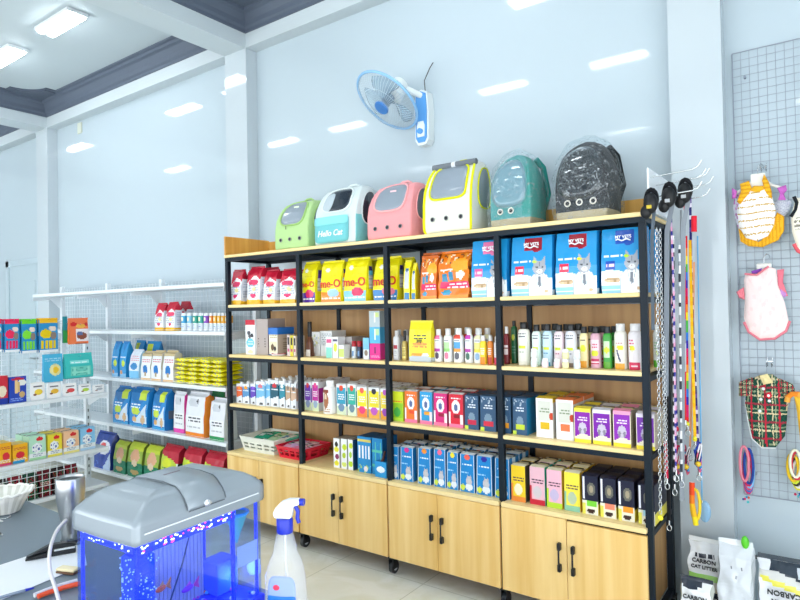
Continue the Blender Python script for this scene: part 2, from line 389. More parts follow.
sk=MB(); sk.box((-6.02,.549,3.50),(-5.93,.5595,3.62),.003); sk=sk.obj('junction_box',mat('aged_ivory_plastic','cfd3c4',.5)); tag(sk,'small ivory junction box high on the left wall below the ceiling beam','junction box')
w=bpy.data.worlds.new('World'); bpy.context.scene.world=w; w.use_nodes=True
w.node_tree.nodes['Background'].inputs[0].default_value=(.92,.965,1,1); w.node_tree.nodes['Background'].inputs[1].default_value=1.9
# ================= black-framed shelving on casters =================
W=.7095; PX=[-(4-i)*W for i in range(5)]; D=.384; H=[.52,.852,1.2002,1.5512,1.9066]; T=.02
S=[.54,.872,1.2202,1.5712,1.9266]   # standing surfaces
fr=thing('shelving_frame','tall black steel shelving frame with oak boards on casters along the back wall','shelving',(PX[2],.2,0))
def loc_(mb):   # meshes are written in world units; shift below the frame's empty
    return mb
def kid(mb,name,m,label=None,par=None):
    par=par or fr
    o=mb.obj(name,m,par,label); o.matrix_parent_inverse=Matrix.Translation((-PX[2],-.2,0)) if par is fr else Matrix()
    return o
for i,x in enumerate(PX):
    for y in (0,D):
        kid(MB().box((x-.015,y,.1),(x+.015,y+.03,H[4]-.0255),.002),'post',BLACKM)
    for h in H+[.13]: kid(MB().box((x-.0125,.031,h-.025),(x+.0125,D-.001,h-.0005)),'side_rail',BLACKM)
for i in range(4):
    a,b=PX[i]+.0155,PX[i+1]-.0155
    for h in H[:4]:
        for y in (0.002,D+.004): kid(MB().box((a,y,h-.025),(b,y+.024,h-.0005)),'rail',BLACKM)
    for h in H[1:4]: kid(MB().box((a,-.003,h),(b,D+.03,h+T),.003),'shelf_board',WOODE)
    if True: kid(MB().box((a,D+.012,.545),(b,D+.02,H[3]-.03)),'back_panel',WOODB)
for i in range(4): kid(MB().box((PX[i]+.013,.031,H[4]-.007),(PX[i+1]-.013,D-.001,H[4]-.001)),'dark_underside_sheet',BLACKM)  # black sheet added below the top board to darken its underside
for y in (0,D): kid(MB().box((PX[0]-.015,y,H[4]-.025),(PX[4]+.015,y+.03,H[4]-.0005)),'top_rail',BLACKM)
kid(MB().box((PX[0]-.02,-.004,H[4]),(PX[4]+.02,D+.035,H[4]+T),.003),'top_board',WOODE)
kid(MB().box((PX[0]-.02,-.002,H[4]+T+.001),(PX[0]-.004,D+.03,2.062),.003),'end_board',WOODS)
kid(MB().box((PX[0]-.003,D+.014,H[4]+T+.001),(PX[4]-.06,D+.03,2.05),.003),'rear_board',WOODS)
for i,x in enumerate(PX):
    for y in (.015,D+.015):
        c=MB().C('15171a'); c.box((x-.02,y-.02,.088),(x+.02,y+.02,.0995)); c.box((x+.0135,y-.016,.03),(x+.0165,y+.03,.088)); c.box((x-.0165,y-.016,.03),(x-.0135,y+.03,.088)); c.cyl((x-.018,y+.012,.036),(x+.018,y+.012,.036),.005)
        k=kid(c,'caster',BLACKP)
        wv=MB().C('22252a').cyl((x-.012,y+.012,.036),(x+.012,y+.012,.036),.035,20); wv.C('c8ccd0').cyl((x-.0128,y+.012,.036),(x+.0128,y+.012,.036),.018,14)
        o=wv.obj('wheel',PLAS,k)
# cabinets
bayn=['far left bay','second bay','third bay','right end bay']
handle_dz=[.33,.34,.34,.34]
for i in range(4):
    a,b=PX[i]+.0165,PX[i+1]-.0165; c=(a+b)/2
    t=thing('cabinet','two-door light oak base cabinet in the '+bayn[i]+' of the shelving','cabinet',(c,.2,.1),0,'oak cabinets under the shelves')
    inv=Matrix.Translation((-c,-.2,-.1))
    def K(mb,n,m,p=t,lab=None):
        o=mb.obj(n,m,p,lab); 
        if p is t: o.matrix_parent_inverse=inv
        return o
    K(MB().box((a,-.002,.133),(b,D-.002,.494),0),'body',WOODB)
    m=MB().box((a,-.001,.5205),(b,D+.01,.54)); m.box((PX[i]+.006,-.024,.516),(PX[i+1]-.006,-.0015,.54),.003); K(m,'worktop',WOODE)
    mid=c-.02 if i<3 else c-.012
    for s in (0,1):
        x0,x1=(PX[i]+.006,mid-.0015) if s==0 else (mid+.0015,PX[i+1]-.006)
        zt=.514 if not(i==3 and s==1) else .506
        dd=K(MB().box((x0,-.023,.105),(x1,-.004,zt),.0015),'door',WOOD)
        hx=mid-.033 if s==0 else mid+.033; hz=.335+(.0 if s==0 else -.004)
        h=MB(); h.tube([(hx,-.023,hz+.06),(hx,-.042,hz+.052),(hx,-.045,hz+.02),(hx,-.045,hz-.02),(hx,-.042,hz-.052),(hx,-.023,hz-.06)],.0045,8)
        for q in(-1,1): h.box((hx-.008,-.046,hz+q*.05-.018),(hx+.008,-.0232,hz+q*.05+.018),.003)
        h.obj('handle',BLACKP,dd)
# ================= goods on the black-framed shelving =================
Z={'top':S[3],'second':S[2],'third':S[1],'low':S[0]}
def sfx(lv,b): 
    n={'top':'top shelf','second':'second shelf','third':'third shelf','low':'cabinet top'}[lv]
    return n+', '+['far left','second','third','right end'][b-1]+' bay'
def geo(lv,p0,p1,pt,yf,dep,topmid):
    z=Z[lv]; pm=(p0+p1)/2
    yb=proj_y(pm,yf,z)
    x0=at(p0,(pt+yb)/2,'y',yf).x; x1=at(p1,(pt+yb)/2,'y',yf).x
    h=at(pm,pt,'y',yf+(dep*.5 if topmid else 0)).z-z
    return (x0+x1)/2,x1-x0,h
def proj(P):
    v=Vector(P)-CAM; z=v.dot(FW); return 400+F*v.dot(RT)/z,300-F*v.dot(UP)/z
def proj_y(px,y,z):
    lo,hi=-6,3
    for _ in range(30):
        m=(lo+hi)/2
        if proj((m,y,z))[0]<px: lo=m
        else: hi=m
    return proj((lo,y,z))[1]
def put(kind,lv,b,p0,p1,pt,look,cat,front,side,yf=.045,dep=.09,group=None,back=0,rz=0,noun=None,dh=0,gapy=.006,**kw):
    x,w,h=geo(lv,p0,p1,pt,yf,dep,kind is bag); h+=dh
    if lv=='top': h=min(h,.302)
    if kind is bottle: w*=(yf-CAM.y)/math.hypot(x-CAM.x,yf-CAM.y)+.04
    lab=look+', '+sfx(lv,b)
    loc=(x,yf+dep/2,Z[lv]+.0005)
    if kind is bag: o=bag('pet_food_bag' if 'food' in cat else 'treat_bag',lab,cat,loc,w,dep,h,front,side,rz=rz,group=group,**kw)
    elif kind is carton: o=carton(kw.pop('name','pouch_carton'),lab,cat,loc,w-.002,dep,h,front,side,rz=rz,group=group,**kw)
    else: o=bottle(kw.pop('name','shampoo_bottle'),lab,cat,loc,w-.002,h,front,side,rz=rz,group=group,**kw)
    for k in range(back):
        dup(o,(x,yf+dep/2+(dep+gapy)*(k+1),Z[lv]+.0005),('one' if k==0 else 'two' if k==1 else 'three')+' behind the '+look+', '+sfx(lv,b))
    return o
WH,YE,RD='f2f3f4','f5e400','d81f3a'
# --- far left bay, top: red, white and yellow kibble bags
rb=['eceef2',('r',0,.62,1,1,'c8203a'),('p',[(0,.6),(.55,.8),(1,.66),(1,.5),(0,.42)],'eceef2'),('e',.5,.6,.38,.09,'e4426a'),('t',.1,.3,.9,.52,'a9b4c4'),('e',.5,.24,.2,.05,'e0356a'),('r',0,0,1,.13,'f0b92a'),('e',.6,.42,.16,.07,'e8dca0')]
rs=['dfe2ea',('r',0,.75,1,1,'c8203a'),('r',0,0,1,.1,'f0b92a'),('t',.2,.2,.8,.7,'b9c0d0')]
gr='red and white kibble bags on the far left top shelf'
for p0,p1,pt,n in ((229.5,240.5,270,'leftmost narrow red and white kibble bag'),(246,260,267,'second red and white kibble bag with tall seal'),(262.5,275,270,'third red and white kibble bag, leaning seal'),(279,294.5,269,'rightmost red and white kibble bag beside the post')):
    o=put(bag,'top',1,p0,p1,pt,n,'pet food',rb,rs,dep=.10,group=gr,topc='b81a34',wr=.011,rz=R.uniform(-.05,.12))
    dup(o,(o.location.x+R.uniform(-.01,.01),o.location.y+.13,o.location.z),'twin behind '+n)
# --- me-O style yellow bags
def yel(bot,pic): return ['f4e613',('e',.3,.8,.1,.06,'eef0e4'),('t',.25,.62,.75,.72,'e6d400'),('r',0,.0,1,.24,bot),('e',.62,.22,.28,.1,pic),('t',.06,.04,.94,.14,'f6f6f0')]
ys=lambda c:['ece21a',('r',.2,.3,.8,.62,'e8e8ee'),('r',.2,.62,.8,.72,c),('e',.5,.76,.3,.05,'3a2b7a'),('t',.2,.3,.8,.6,'b9b9c9')]
bagsY=[(2,300,314.5,262,'yellow cat food bag with purple base and red logo',yel('5a35a0','e0356a'),ys('5a35a0'),.12),
 (2,320,341,261,'yellow cat food bag with orange base and red logo',yel('f08a1c','9cc6d8'),ys('f08a1c'),.08),
 (2,343,366,258,'yellow cat food bag with pale blue base and red logo',yel('86c8dc','d8205a'),ys('5ab4d4'),.10),
 (2,372.5,397,257,'yellow cat food bag with blue base behind the post',yel('3a86c8','e87a90'),ys('5a8ab0'),.10)]
REDI=ink('d8321c')
for b,p0,p1,pt,n,fr_,sd,dep in bagsY:
    o=put(bag,'top',b,p0,p1,pt,n,'pet food',fr_,sd,dep=dep,group='yellow cat food bags on the top shelf',yf=.05 if p0<372 else .06,topc='ede00e')
    x,w,h=geo('top',p0,p1,pt,.05,dep,True)
    letters('me-O',w*.40,(0,-dep/2-.0035,h*.43),UPR,REDI,o)
    dup(o,(o.location.x+.005,o.location.y+dep+.03,o.location.z),'twin behind '+n)
for i,(p0,p1,n) in enumerate(((403,409.5,'yellow and grey treat pouch edge-on right of the yellow bags'),(411,415,'dim yellow pouch edge-on beside the orange bags'))):
    put(bag,'top',3,p0,p1,260+i*3,n,'pet food',['e9dc14',('r',.2,.3,.8,.75,'c9ccd6'),('e',.5,.78,.3,.05,'2c5a8a'),('r',.1,0,.9,.18,'2c7ab4')],'d8c810',dep=.06,yf=.035,wr=.003,topc='c8b810')
og=lambda base:[base,('b',.05,.75,.95,.95,['7a4a2a','f2a03a','f8e0c0']),('r',.08,.58,.55,.66,'f4e8da'),('t',.08,.58,.55,.66,base),('e',.72,.72,.3,.14,'f9a52a'),('r',.15,.36,.32,.54,'2a7fa4'),('r',.36,.38,.5,.56,'2a7fa4'),('e',.72,.5,.13,.1,'f4e6e0'),('r',.1,.2,1,.34,'e21f5c'),('t',.3,.22,.95,.32,'f8d8e0'),('e',.3,.12,.16,.05,'2a8fb4'),('r',0,0,1,.06,'f0901c')]
for p0,p1,pt,yf,n,c,b in ((419,438,253,.10,'dark orange clumping litter bag at the rear','c9601c',3),(436.5,468.5,251,.035,'bright orange litter bag with blue cats and pink band','e9781a',3)):
    o=put(bag,'top',b,p0,p1,pt,n,'litter bag',og(c),['d86a18',('b',0,0,1,1,['f09a3a','8a4a20'])],yf=yf,dep=.12 if p0>430 else .10,wr=.01,topc=c)
o=put(bag,'top',3,419.5,436.5,256,'orange bag half hidden left of the bright orange litter bag','litter bag',og('d96c1a'),'c05a14',yf=.03,dep=.06,wr=.006,topc='c9601c')
def vet(tab,badge,tick):
    return ['1f93d2',('r',0,.0,1,.30,'e8f3fa'),('e',.2,.30,.35,.07,'e8f3fa'),('r',0,.0,.55,.12,'8cc8e8'),('r',0,.04,.55,.07,'e8f3fa'),('r',.33,.78,.74,1,tab),('e',.62,.80,.10,.05,tab),
     ('t',.06,.56,.5,.63,'eaf4fb'),('r',.1,.38,.34,.52,badge),('t',.12,.41,.32,.49,'f6d0d8'),('e',.27,.21,.2,.045,'cdb08a'),('b',.12,.17,.42,.23,['d8c09a','a98a60'])]+catart(.70,.47,.80,'a4a8b0','f2f5f8')+[('e',.58,.585,.06,.02,tick)]
VS=['1a84c4',('r',0,0,1,.1,'dcecf6'),('r',.35,.0,.65,1,'1a76b2')]
for b,p0,p1,pt,n,tab,bd,tk in ((3,470,507,238,'blue vet cat food bag with pink tab behind the post','e87aa8','ee5a96','1f93d2'),(4,509.5,552.5,235,'blue cat food bag, red tab, left of the right bay','9c1226','e0304e','c8e04a'),(4,554,597.5,229.5,'blue cat food bag, red tab, yellow tick on cat ear','9c1226','e0304e','e8e01a'),(4,599.5,646,225,'blue cat food bag with dark blue tab and badge','1c4fb0','1c4fb0','b8e01a')):
    o=put(bag,'top',b,p0,p1,pt,n,'pet food',vet(tab,bd,tk),VS,yf=.036,dep=.12,wr=.002,full=.985,res=(48,64),topc='1f93d2')
    x,w,h=geo('top',p0,p1,pt,.036,.12,True)
    h=min(h,.302)
    letters('MY VETS',w*.092,(w*.03,-.0615,h*.845),UPR,ink('f4f6fa'),o)
    mm=MB(); mm.tube([(w*(-.13+.32*k/10),-.0622,h*(.80+.012*math.sin(k*1.1))) for k in range(11)],.0035,5); mm.obj('tab_swoosh',ink('f4f6fa'),o)
    dup(o,(o.location.x+.004,o.location.y+.16,o.location.z),'twin behind '+n)
# --- second shelf, far left bay
put(carton,'second',1,245.5,255,320,'slim white carton with red top and blue disc','box',[WH,('r',0,.86,1,1,'c8203a'),('e',.35,.62,.18,.07,'4a4a52'),('e',.68,.55,.16,.06,'3a3a42'),('e',.45,.52,.14,.05,'5a5a60'),('e',.5,.34,.42,.13,'6cc4dc'),('t',.2,.3,.8,.38,'d8f0f8'),('e',.5,.08,.3,.05,'ecdcae')],'e6e8ea',dep=.09,name='medicine_carton',top='d8c8c8')
put(carton,'second',1,256,268,319,'tall taupe carton with small grey print','box',['b5a8a2',('t',.15,.2,.25,.45,'5a5450'),('t',.7,.15,.8,.5,'5a5450')],'a89a94',dep=.16,yf=.06,name='accessory_carton',top='948880')
o=put(carton,'second',1,269,277.5,328,'white jar carton with blue lid and dog picture','box',['f0ead8',('r',.1,.1,.9,.5,'e8dcb8'),('e',.4,.3,.2,.12,'6a5238'),('e',.7,.25,.12,.09,'3a3230'),('t',.1,.62,.9,.78,'b8a468')],['c0ae98',('t',.2,.2,.8,.6,'948470')],dep=.15,name='supplement_box',top='1c5cae')
h=geo('second',269,277.5,328,.045,.15,False)[2]; w=geo('second',269,277.5,328,.045,.15,False)[1]
MB().box((-w/2-.004,-.079,h-.045),(w/2+.004,.079,h+.002),.003).obj('blue_lid',mat('blue_card','1f6fc4',.4),o); MB().box((-w/2-.003,-.078,.0),(w/2+.003,.078,.008)).obj('blue_base',mat('navy_card','1d3f80',.4),o)
for k,(p0,p1,c) in enumerate(((287,289.8,'d8c8c8'),(290.2,293,'e8d840'),(293.3,296,'e4d4c0'))):
    put(carton,'second',1,p0,p1,335+k*.5,['slim pale carton left of the yellow one','slim yellow and black carton','slim cream carton touching the post'][k],'box',[c,('r',.15,.55,.85,.9,'2a2420'),('r',.15,.2,.85,.35,'c8507a')],c,dep=.08,name='ointment_carton')
# second bay
o=put(bottle,'second',2,301,309,322,'dark brown cone-necked bottle beside the post','bottle',['6a3a22',('r',0,0,1,.35,'e6dcd0')],'5a3220',cap='1c1614',caph=.42,capw=.55,shoulder=.5,name='tonic_bottle')
for k,(p0,p1,pt,yf,n,fr_,sd,dep) in enumerate((
 (308,320,332,.14,'white carton with coloured dots at the back left',[WH,('b',.1,.4,.9,.9,['d8d84a','e8e8e8','b8c8d0','f0f0f0','f0f0f0'])],'e8eaec',.14),
 (320.5,332,331,.14,'white carton with grey print at the back middle',['eef0f0',('t',.1,.4,.9,.9,'9aa4aa')],'e2e4e6',.14),
 (326,332,337,.04,'small white carton with mint stripe',[WH,('r',0,0,1,.5,'8cd8c8'),('r',.1,.7,.9,.9,'e05a8a')],'e8e8ea',.07),
 (332.5,338,337,.04,'small white carton with yellow dot',[WH,('e',.5,.5,.35,.2,'d8e04a'),('r',.1,.8,.9,.9,'4a4a6a')],'dcdcde',.07),
 (338.5,344,345,.04,'small green and yellow medicine carton',[WH,('r',0,.1,1,.7,'cfe07a')],'e0e4e0',.06),
 (341,352,337,.13,'broad grey-topped carton behind the small ones',['c9c4c2',('t',.1,.2,.9,.8,'a49c9a')],'b0a8a6',.15))):
    put(carton,'second',2,p0,p1,pt,n,'box',fr_,sd,yf=yf,dep=dep,name='medicine_carton')
for k,(p0,p1,c) in enumerate(((347,352,'dfe8ee'),(352.5,357.5,'2a3c58'),(358,362,'24304a'))):
    put(bottle,'second',2,p0,p1,341.5,['left pale jar with red lid','middle navy jar with red lid','right navy jar with red lid'][k],'jar',[c,('r',.2,.2,.8,.6,'6a94c0')],c,cap='b01c2c',caph=.3,capw=1.0,shoulder=.05,name='supplement_jar')
put(carton,'second',2,363,369,338,'small blue and white carton beside the tall stack','box',['7cc0e4',('r',0,0,1,.45,'dfe6e4'),('e',.5,.3,.3,.14,'8a7a6a')],'5aa4d0',dep=.07,name='medicine_carton')
x,w,h=geo('second',369.5,380,311,.045,.09,False); hh=h/3
for k,(c,sd,n) in enumerate(((['e0288c',('r',.4,.4,.6,.8,'8a1a5a'),('t',.1,.1,.9,.3,'f8b0d8')],'c01c74','pink carton at the bottom of the tall stack'),(['58b4dc',('r',.45,.2,.6,.9,'e8f0e0'),('r',.6,.5,.9,.9,'b8dca0')],'3c98c4','blue carton in the middle of the tall stack'),(['b9c8cc',('r',.45,.3,.6,.9,'f2f2e8'),('r',.6,.6,.9,.9,'d0e08a')],'9aa8ae','grey carton on top of the tall stack'))):
    carton('feeder_carton',n+', '+sfx('second',2),'box',(x,.09,Z['second']+.0005+k*(hh+.0006)),w,.09,hh-.0006,c,sd,group='stack of three cartons')
put(bottle,'second',2,381,384,330,'thin white spray bottle squeezed by the post','bottle',WH,'e8e8e8',cap='20242a',caph=.2,name='spray_bottle')
o=thing('dish','shallow white dish with red rim in front of the white cartons','dish',(at(316,352,'z',Z['second']).x,.05,Z['second']+.0005))
MB().C('f2f2f2').lathe([(.02,0),(.045,.003),(.05,.012),(.047,.012),(.04,.006),(.0,.005)],20).obj('bowl',PLAS,o); mm=MB(); mm.tube([(.0485*math.cos(a*.3),.0485*math.sin(a*.3),.0135) for a in range(21)],.0022,5,closed=True); mm.obj('red_rim',mat('red_rubber','c8283a',.5),o)
# third bay bottles
put(bottle,'second',3,389,396,331,'white bottle with red print at the left end','bottle',[WH,('r',.1,.45,.9,.62,'c83a4a'),('t',.2,.1,.8,.4,'c0c4c8')],'e4e6e8',cap='ecebea',yf=.06)
dup(bpy.context.scene.objects[-1] if False else put(bottle,'second',3,391.5,398.5,330,'white bottle in the rear beside the dropper bottle','bottle',WH,'e0e2e4',cap='b8bcc0',yf=.14),(at(404,345,'y',.17).x,.2,Z['second']+.0005),'dark capped bottle shape behind the dropper bottle, third bay')
put(bottle,'second',3,397.5,403.5,331,'amber dropper bottle with black bulb','bottle',['c9b060',('r',0,.1,1,.7,'f0dc7a'),('t',.1,.2,.9,.6,'a08a40')],'b89a50',cap='15171a',caph=.34,capw=.5,name='dropper_bottle')
o=put(bag,'second',3,408,431,320.5,'yellow stand-up treat pouch with grey base','treats',['efe11c',('t',.25,.55,.78,.68,'3a3a30'),('e',.5,.44,.3,.06,'f0b02a'),('t',.2,.36,.8,.46,'e07a2a'),('e',.4,.17,.3,.05,'f09a1c'),('e',.75,.16,.14,.06,'e8e8e8'),('r',0,0,1,.09,'b8c4cc'),('e',.5,.1,.45,.06,'b8c4cc')],['d8c81a',('r',0,0,1,.09,'b8c4cc')],dep=.06,wr=.002,topc='efe11c')
letters('Joy',.028,(-.0,-.0325,.118),UPR,ink('2e2a26'),o)
lb=lambda a,b_,c,d_:['eff0f0',('r',0,.86,1,1,a),('r',.08,.5,.92,.72,c),('r',0,.4,1,.5,b_),('e',.5,.24,.3,.13,d_),('t',.1,.75,.9,.84,'8a8f98')]
for p0,p1,pt,n,fr_,cap in ((430.3,438.7,329.5,'white shampoo bottle with pink and purple label, first',lb('e86a9a','b838a8','f0d8e4','4a3a5a'),'e4e5e6'),(439.7,448.7,329,'white shampoo bottle with green label',lb('e8f0e0','8cd070','b4e0a0','e07a9a'),'dfe0e0'),(449.7,460,328.5,'white shampoo bottle with blue and orange label',lb('e04a3a','f09a3a','4a9cd4','5a5a66'),'e2e2e2'),(461,469.5,329,'white shampoo bottle with purple label, second',lb('c83ab0','b838a8','ecd4e4','3a6a5a'),'e4e4e4'),(470.2,480,329,'white shampoo bottle with yellow label',lb('f0ecc0','f0e04a','eee88a','8ab0d8'),'dedede')):
    o=put(bottle,'second',3,p0,p1,pt,n,'bottle',fr_,'ebecee',cap=cap,group='white shampoo bottles in the third bay',yf=.05)
    dup(o,(o.location.x+.005,o.location.y+.09,o.location.z),'one behind the '+n)
for p0,p1,pt,n,c,a in ((476,483,336,'short orange-yellow bottle in front','f2d22a','e88a1c'),(483.5,489.5,336,'short orange and red bottle in front','e8862a','b8341c'),(490,495,337,'short white and crimson bottle by the post','e8e2e4','d02850')):
    put(bottle,'second',3,p0,p1,pt,n,'bottle',[c,('r',0,0,1,.3,a),('t',.1,.4,.9,.7,WH)],c,cap='eceae8',yf=.012,name='spray_bottle')
# right bay bottles
put(bottle,'second',4,500,506,327,'dark red bottle with white cap by the post','bottle',['7a1c26',('r',0,.3,1,.5,'e0d0d0'),('r',0,.55,1,.6,'e8e0e0')],'6a1820',cap='dedcdc',yf=.07)
put(bottle,'second',4,507.5,514,321,'tall dark green bottle at the rear','bottle',['1f6a40',('e',.5,.7,.3,.08,'d8e04a'),('t',.1,.2,.9,.5,'5a9a7a')],'1a5a38',cap='15171a',yf=.12,caph=.12)
sh=lambda c,d_,e:[c,('t',.1,.78,.9,.9,'6a6f78'),('e',.5,.5,.38,.05,'d8e82a'),('t',.1,.3,.7,.42,d_),('r',0,0,1,.12,e)]
SB=[(514.5,526.5,322.5,'broad cream bottle with black cap',sh('ecebe0','b8c0b0','e4e2d4'),'15171a',.05),(528.5,538,325,'pale green bottle with black cap',sh('dff0e6','8ac0a0','c4e4d0'),'1a1c1e',.05),(539.2,549.5,324.5,'pale blue bottle with black cap',sh('c4e2f0','5a9ac0','2a90b8'),'1a1c1e',.05),(550.7,561,325,'pale pink bottle with black cap',sh('f2dfe4','d08aa0','ecc8d0'),'1a1c1e',.05),(562.2,574,324.5,'grey-white bottle with black cap',sh('e0e2ea','9aa0b0','8a7a70'),'1a1c1e',.05),
 (576.5,585.5,327,'cream bottle with orange base and black cap',[ 'ece0a8',('e',.5,.55,.4,.1,'d8e02a'),('r',0,0,1,.2,'e8a02a'),('t',.1,.7,.9,.85,'6a6050')],'1a1c1e',.05),(587.5,598.5,327,'pink and magenta bottle with black cap',['d8a8b8',('r',0,.5,1,.8,'e8d0d8'),('t',.2,.55,.8,.75,'c82a5a'),('e',.5,.42,.4,.08,'d8e02a'),('r',0,.1,1,.28,'c02a5a'),('r',0,.14,1,.2,'f0d8e0')],'1a1c1e',.05),(600,609.5,327,'green bottle with white label',['3a9a3a',('r',.1,.3,.9,.75,'c8e4b8'),('e',.5,.52,.4,.08,'d8e02a'),('r',0,0,1,.2,'5aa02a')],'20242a',.05),
 (611.5,624.5,324,'cream bottle with white cap',['e8e4d8',('t',.2,.6,.8,.72,'c89aa0'),('e',.6,.56,.3,.06,'e8e02a'),('p',[(.2,.5),(.35,.5),(.65,.2),(.5,.2)],'4a5070'),('r',0,0,1,.14,'e8a830')],'e2e0de',.05),(625.7,640.3,324,'white bottle with white cap and red base',['e9e2e4',('t',.05,.5,.5,.75,'d8507a'),('e',.35,.55,.22,.07,'e8e02a'),('r',0,0,1,.2,'d8305a'),('t',.2,.04,.8,.16,'f0d8e0')],'e4e2e2',.05),(650.5,662,325,'white and green bottle right of the end post',['e6eae6',('t',.2,.5,.8,.7,'8ab88a'),('e',.7,.4,.2,.08,'c8e02a'),('r',0,0,1,.18,'5ab03a')],'e6e6e6',.05)]
for i,(p0,p1,pt,n,fr_,cap,yf) in enumerate(SB):
    if i==10:
        p1=657.5; 
    o=put(bottle,'second',4,p0,p1,pt,n,'bottle',fr_,sample(fr_,.5,.95),cap=cap,group='shampoo bottles in the right end bay',yf=yf if i<10 else .2,capw=.66 if i<5 else .72,caph=.15)
    if i in(1,2,3,4,5,6,7): dup(o,(o.location.x+.01,o.location.y+.075,o.location.z),'one behind the '+n)
for j,(p,n) in enumerate(((534,'left'),(545,'second'),(557,'third'),(565.5,'fourth'),(577,'right'))):
    q=.006; x=at(p,365,'y',.012).x; wj=.036
    o=thing('ear_powder_jar',('%s of the small clear jars in front of the bottles'%n),'jar',(x,.013,Z['second']+.0005),0,'small clear jars on the second shelf')
    m=MB().C(['e8ece8','f0dce0','f0d8dc','eee8b0','e4e8ec'][j]); m.lathe([(.012,0),(.0165,.003),(.0165,.028),(.011,.033)],12); m.obj('jar_body',PLAS,o); MB().C('f4f4f4').lathe([(.0135,.031),(.014,.033),(.014,.043),(.012,.045)],12).obj('cap',PLAS,o)
    if j in(0,3,4): dup(o,(x+.001,.013,Z['second']+.0462),'upper jar stacked on the %s of the small clear jars'%n)
# --- third shelf
def pk(c1,c2): return ['e9edf3',('r',0,.3,1,.86,c1),('p',[(0,.3),(1,.42),(1,.3)],'e9edf3'),('e',.5,.8,.28,.09,c2),('t',.1,.55,.9,.68,'e4ecf4'),('e',.6,.08,.22,.05,'4a4a50')]
PKS=[(236.5,242,384,'orange','e86a3a','f0902a'),(242.5,249,384,'orange and blue','5a94c8','f0a01c'),(250.5,255.5,384,'violet','6a4ac0','8a5ad8'),(256,264.5,381.5,'sky blue','78b8dc','e07a8a'),(265,270,381,'pale blue','7cc0e8','78b8dc'),(270.5,278.5,380.5,'dark teal','1f5a6e','d02a3a'),(279.2,284.8,381,'mid teal','2a8aa0','e8eef0'),(285.5,290.3,383,'tan left','c8a88a','8a7a6a'),(290.8,296.2,384,'tan right','d0ac90','6a5a50')]
for k,(p0,p1,pt,nm,c1,c2) in enumerate(PKS):
    o=put(carton,'third',1,p0,p1,pt,nm+' wet food pack in the front row','wet food',pk(c1,c2),['dfe4ec',('r',0,.3,1,.8,c1)],dep=.05,yf=.05 if k!=3 else .035,name='wet_food_pack',group='wet food packs on the far left third shelf',top='eef0f2',res=(14,22))
    w=geo('third',p0,p1,pt,.05,.05,False)[1]; h=geo('third',p0,p1,pt,.05,.05,False)[2]
    m=MB().C('f2f4f6'); m.lathe([(min(w*.3,.012),h),(min(w*.3,.012),h+.012),(min(w*.24,.010),h+.013)],10); m.obj('spout_cap',PLAS,o)
    for q in (1,2,3): dup(o,(o.location.x+R.uniform(-.003,.003),o.location.y+.062*q,o.location.z),['one','two','three'][q-1]+' behind the '+nm+' wet food pack, third shelf')
def pc(c1,tab,low,pic): return ['eceff0',('r',.04,.35,.96,.9,c1),('e',.5,.88,.22,.09,tab),('t',.15,.5,.85,.72,'f2f2f4'),('r',0,0,1,.3,low),('e',.5,.24,.33,.13,pic)]
b2=[(304.5,311,382,'violet and red pouch carton','7a3ab8','e83a4a','d0dcb0','8a9ac0'),(312,318.5,382,'magenta pouch carton','c02a98','e8408a','d8e4b8','9ab0c8'),(336.5,346,384.5,'teal blue pouch carton','2a9ab8','e04a2a','d4e0c0','6a8aa8'),(347.5,356,384.5,'teal green pouch carton','2cae9a','e0482a','d8e4c8','6a8a9a'),(357,367,387,'yellow pouch carton with pink base','f0e22a','e8604a','f08a3a','e8407a'),(368.5,379.5,388,'yellow pouch carton with purple base','ecdc2a','2a2a3a','e8b04a','c05ac0'),(380.5,389,389,'yellow and violet carton by the post','f0d83a','c05ac0','f0a83a','a04ab8')]
for p0,p1,pt,n,c1,tb,lo,pi in b2:
    put(carton,'third',2,p0,p1,pt,n,'wet food',pc(c1,tb,lo,pi),[WH if c1[0]!='f' else 'd8d4c0',('r',0,.3,1,.8,c1)],dep=.1,yf=.06 if p0<336 else .045,back=2,group='pouch cartons in the second bay',flap='e8e8ea',top=('cells',['e8e8ec','c8b8c0','5a3a4a'],4))
o=put(bottle,'third',2,319,332.5,381,'big white tub with dog picture and white cap','jar',['f0ece6',('r',.0,.78,.7,.9,'8a3a20'),('e',.45,.5,.26,.3,'a8643a'),('e',.45,.62,.12,.1,'e0c8a8'),('t',.1,.08,.9,.2,'c8a080')],'ecebe8',cap='f4f4f2',caph=.17,capw=.62,name='vitamin_tub',yf=.008,shoulder=.12)
put(bottle,'third',2,330,336,386,'grey bottle just behind the big white tub','bottle',['c8ccce',('r',0,.3,1,.6,'9a4a30')],'b4b8bc',cap='8a2a30',name='vitamin_tub',yf=.13)
b3=[(3,391,403,391.5,'lime green treat carton',['9ad02a',('r',0,.62,1,1,'d8e42a'),('t',.1,.6,.9,.72,'e8702a'),('e',.5,.3,.3,.15,'4ab04a'),('r',0,0,1,.12,'b8e03a')],'c8d83a'),]
def sb(c1,badge,low='f07aa0'): return [c1,('e',.5,.62,.30,.2,'f0f0f2'),('e',.5,.6,.14,.1,'5a6a9a'),('t',.15,.84,.85,.94,WH),('e',.6,.34,.28,.07,badge),('r',0,0,1,.1,low),('r',0,.1,.12,.45,'f2e4e6'),('r',.8,.1,1,.4,'f2e4e6')]
b3+=[(3,404.5,417,391.5,'orange treat carton with white cat disc',sb('f0762a','e8502a'),'e89a6a'),(3,419.5,432,392,'sky blue treat carton with white cat disc',sb('2a9ad0','e8a02a'),'7abce0'),(3,433.5,447,393.5,'magenta treat carton with white cat disc',sb('d8287a','9a1a3a'),'b82068'),(3,448.5,463,394.5,'red treat carton with white cat disc',sb('d8243a','8a1420'),'e06070')]
